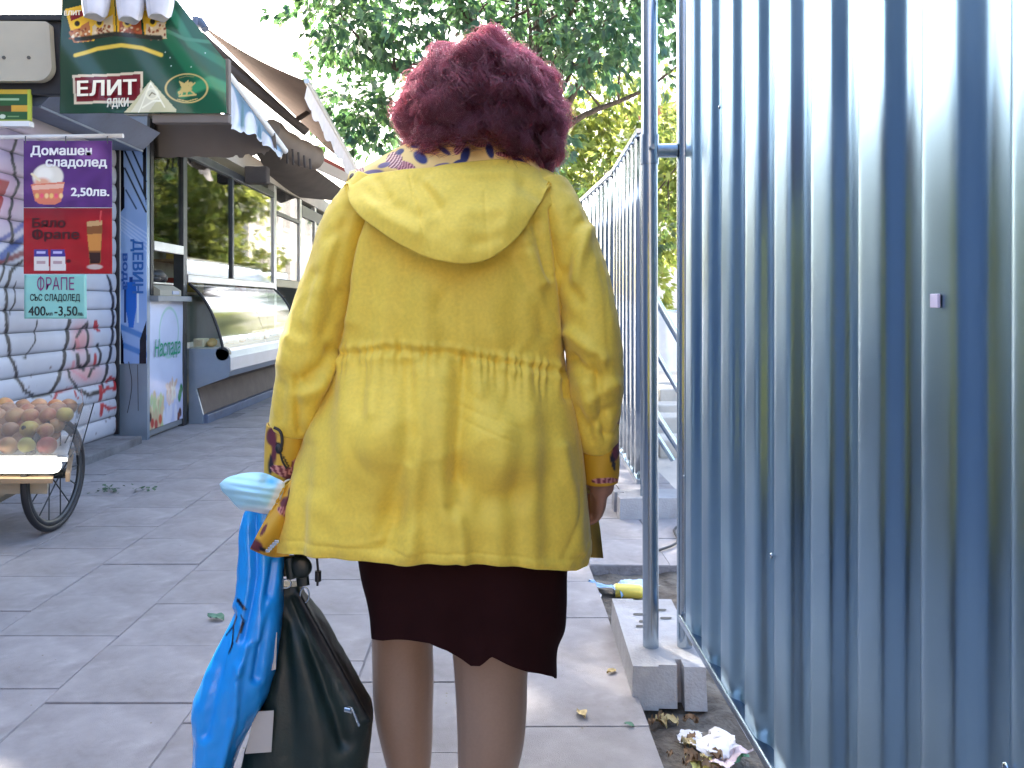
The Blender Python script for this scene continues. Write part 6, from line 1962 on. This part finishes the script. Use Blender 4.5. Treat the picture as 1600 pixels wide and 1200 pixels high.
PAPER = mat('litter_paper', (.62, .60, .60), .7, noise=.15); PINK = mat('litter_pink', (.58, .45, .45), .6); LBLUE = mat('litter_blue', (.20, .36, .55), .35); LYEL = mat('litter_yellow', (.62, .55, .16), .5); LGRN = mat('litter_green', (.10, .28, .16), .5)
Z0 = -.040
crumpled('paper_scrap', (.58, 2.10, Z0), .055, PAPER, 'white crumpled paper in front of the nearest concrete foot', 'litter', 1, .5)
crumpled('paper_scrap', (.605, 2.04, Z0), .05, PINK, 'pinkish white wrapper, lying nearest the fence rail', 'litter', 2, .5, (1.3, .6))
crumpled('wrapper', (.535, 2.02, Z0), .035, LYEL, 'flat yellowish wrapper among the leaves by the paving edge', 'litter', 3, .4)
crumpled('wrapper', (.63, 2.07, Z0), .028, LGRN, 'small green scrap beside the white crumpled papers', 'litter', 4, .4)
crumpled('paper_scrap', (.53, 2.15, Z0), .03, PAPER, 'small white scrap tight against the front of the concrete foot', 'litter', 5, .4)
crumpled('plastic_wrapper', (.46, 3.24, Z0), .075, LBLUE, 'blue and white plastic wrapper in the trench behind the concrete foot', 'litter', 6, .5, (1.2, .6))
crumpled('plastic_wrapper', (.60, 3.28, Z0), .06, mat('litter_paleblue', (.40, .52, .62), .35), 'pale blue plastic scrap behind the tube post', 'litter', 7, .6)
crumpled('paper_scrap', (.40, 3.2, Z0), .03, PAPER, 'tiny white scrap at the paving corner of the trench', 'litter', 8, .5)
cn_ = empty('drink_can', (.52, 3.02, -.01), 'yellow drink can lying in the trench behind the concrete foot', 'can')
MB().tube([(.485, 3.20, -.016), (.488, 3.20, -.016), (.495, 3.20, -.016), (.585, 3.185, -.016), (.592, 3.184, -.016), (.595, 3.184, -.016)], [.020, .024, .027, .027, .024, .020], 20).build('can_body', mat('can_yellow', (.68, .55, .10), .3, .2), cn_)
MB().tube([(.4835, 3.20, -.016), (.487, 3.20, -.016)], [.022, .023], 20).build('can_rim', M['tube'], cn_)


def dry_leaf(c, l, rz, m, lab, seed, group=None, tilt=.25):
    g = random.Random(seed); rows = []
    for i in range(9):
        t = i / 8; w = math.sin(math.pi * t ** .8) * .28 * l
        row = []
        for k in range(5):
            s_ = (k - 2) / 2
            p = Vector((s_ * w, (t - .5) * l, abs(s_) * w * .6 + .04 * l * math.sin(t * 5 + seed)))
            p = Matrix.Rotation(rz, 3, 'Z') @ (Matrix.Rotation(tilt * g.uniform(-1, 1), 3, 'X') @ p)
            row.append((c[0] + p.x, c[1] + p.y, c[2] + p.z))
        rows.append(row)
    b = MB().grid(np.array(rows), smooth=True)
    o = b.build('fallen_leaf', m); zmin = min(v.co.z for v in o.data.vertices)
    for v in o.data.vertices: v.co.z += c[2] - zmin
    return tag(o, lab, 'leaf', group)


LB = mat('leaf_brown', (.17, .10, .05), .8, noise=.3, nscale=40); LT = mat('leaf_tan', (.46, .36, .17), .7, noise=.3, nscale=40); LG = mat('leaf_green_dry', (.10, .22, .14), .6, noise=.2, nscale=40)
c_ = W(908, 1118, 2.195)
dry_leaf((c_[0], c_[1], .0015), .052, .35, LT, 'lone tan leaf lying on the paving right of her legs', 1)
c_ = W(337, 968, 2.865)
dry_leaf((c_[0], c_[1], .0015), .075, 1.2, LG, 'green leaf on the paving, half hidden by the blue bag', 2)
c_ = W(955, 1050, 2.45)
dry_leaf((c_[0] , c_[1], .0015), .04, 2.2, LT, 'small pale leaf against the side of the concrete foot', 3)
c_ = W(983, 1133, 2.14)
dry_leaf((c_[0], c_[1], .0015), .03, 1.0, LG, 'small dark green leaf on the paving beside the litter', 4)
gl = random.Random(8)
for i in range(26):
    x, y = gl.uniform(.43, .60), gl.uniform(1.85, 2.24)
    dry_leaf((x, y, Z0 - .004 + gl.uniform(0, .012)), gl.uniform(.03, .06), gl.uniform(0, 6.28), LB if i % 3 else LT, 'dry brown leaf among the litter in the trench before the concrete foot' if i % 3 else 'dry tan leaf among the litter in the trench before the concrete foot', 20 + i, 'dry leaves in the trench', .8)
# green vegetable scraps by the cart wheel
b = MB(); gs = np.random.default_rng(6)
for i in range(46):
    x, y = gs.uniform(-2.42, -2.02), gs.normal(4.83, .04); l = gs.uniform(.012, .035); a = gs.uniform(0, 6.28); z = .001 + gs.uniform(0, .02)
    d = Vector((math.cos(a), math.sin(a), gs.uniform(-.2, .6))) * l; n_ = Vector((-math.sin(a), math.cos(a), .3)) * l * .4; p = Vector((x, y, z))
    b.add([p, p + d * .5 + n_, p + d, p + d * .5 - n_], [(0, 1, 2, 3)])
so = b.build('leafy_scraps', mat('scrap_green', (.05, .10, .05), .8))
tag(so, 'dark green leafy scraps on the paving beyond the cart wheel', 'leafy scraps', kind='stuff')
b = MB()
for i in range(500):
    x, y = gs.uniform(-2.9, .4), gs.uniform(1.6, 7); l = gs.uniform(.002, .007); a = gs.uniform(0, 6.28); p = Vector((x, y, .003))
    d = Vector((math.cos(a), math.sin(a), .2)) * l; n_ = Vector((-math.sin(a), math.cos(a), .1)) * l * .6
    b.add([p, p + d * .5 + n_, p + d, p + d * .5 - n_], [(0, 1, 2, 3)])
tag(b.build('grit', mat('grit_mat', (.22, .19, .15), .9)), 'tiny grit and leaf crumbs strewn over the paving', 'grit', kind='stuff')
bpy.context.view_layer.update()
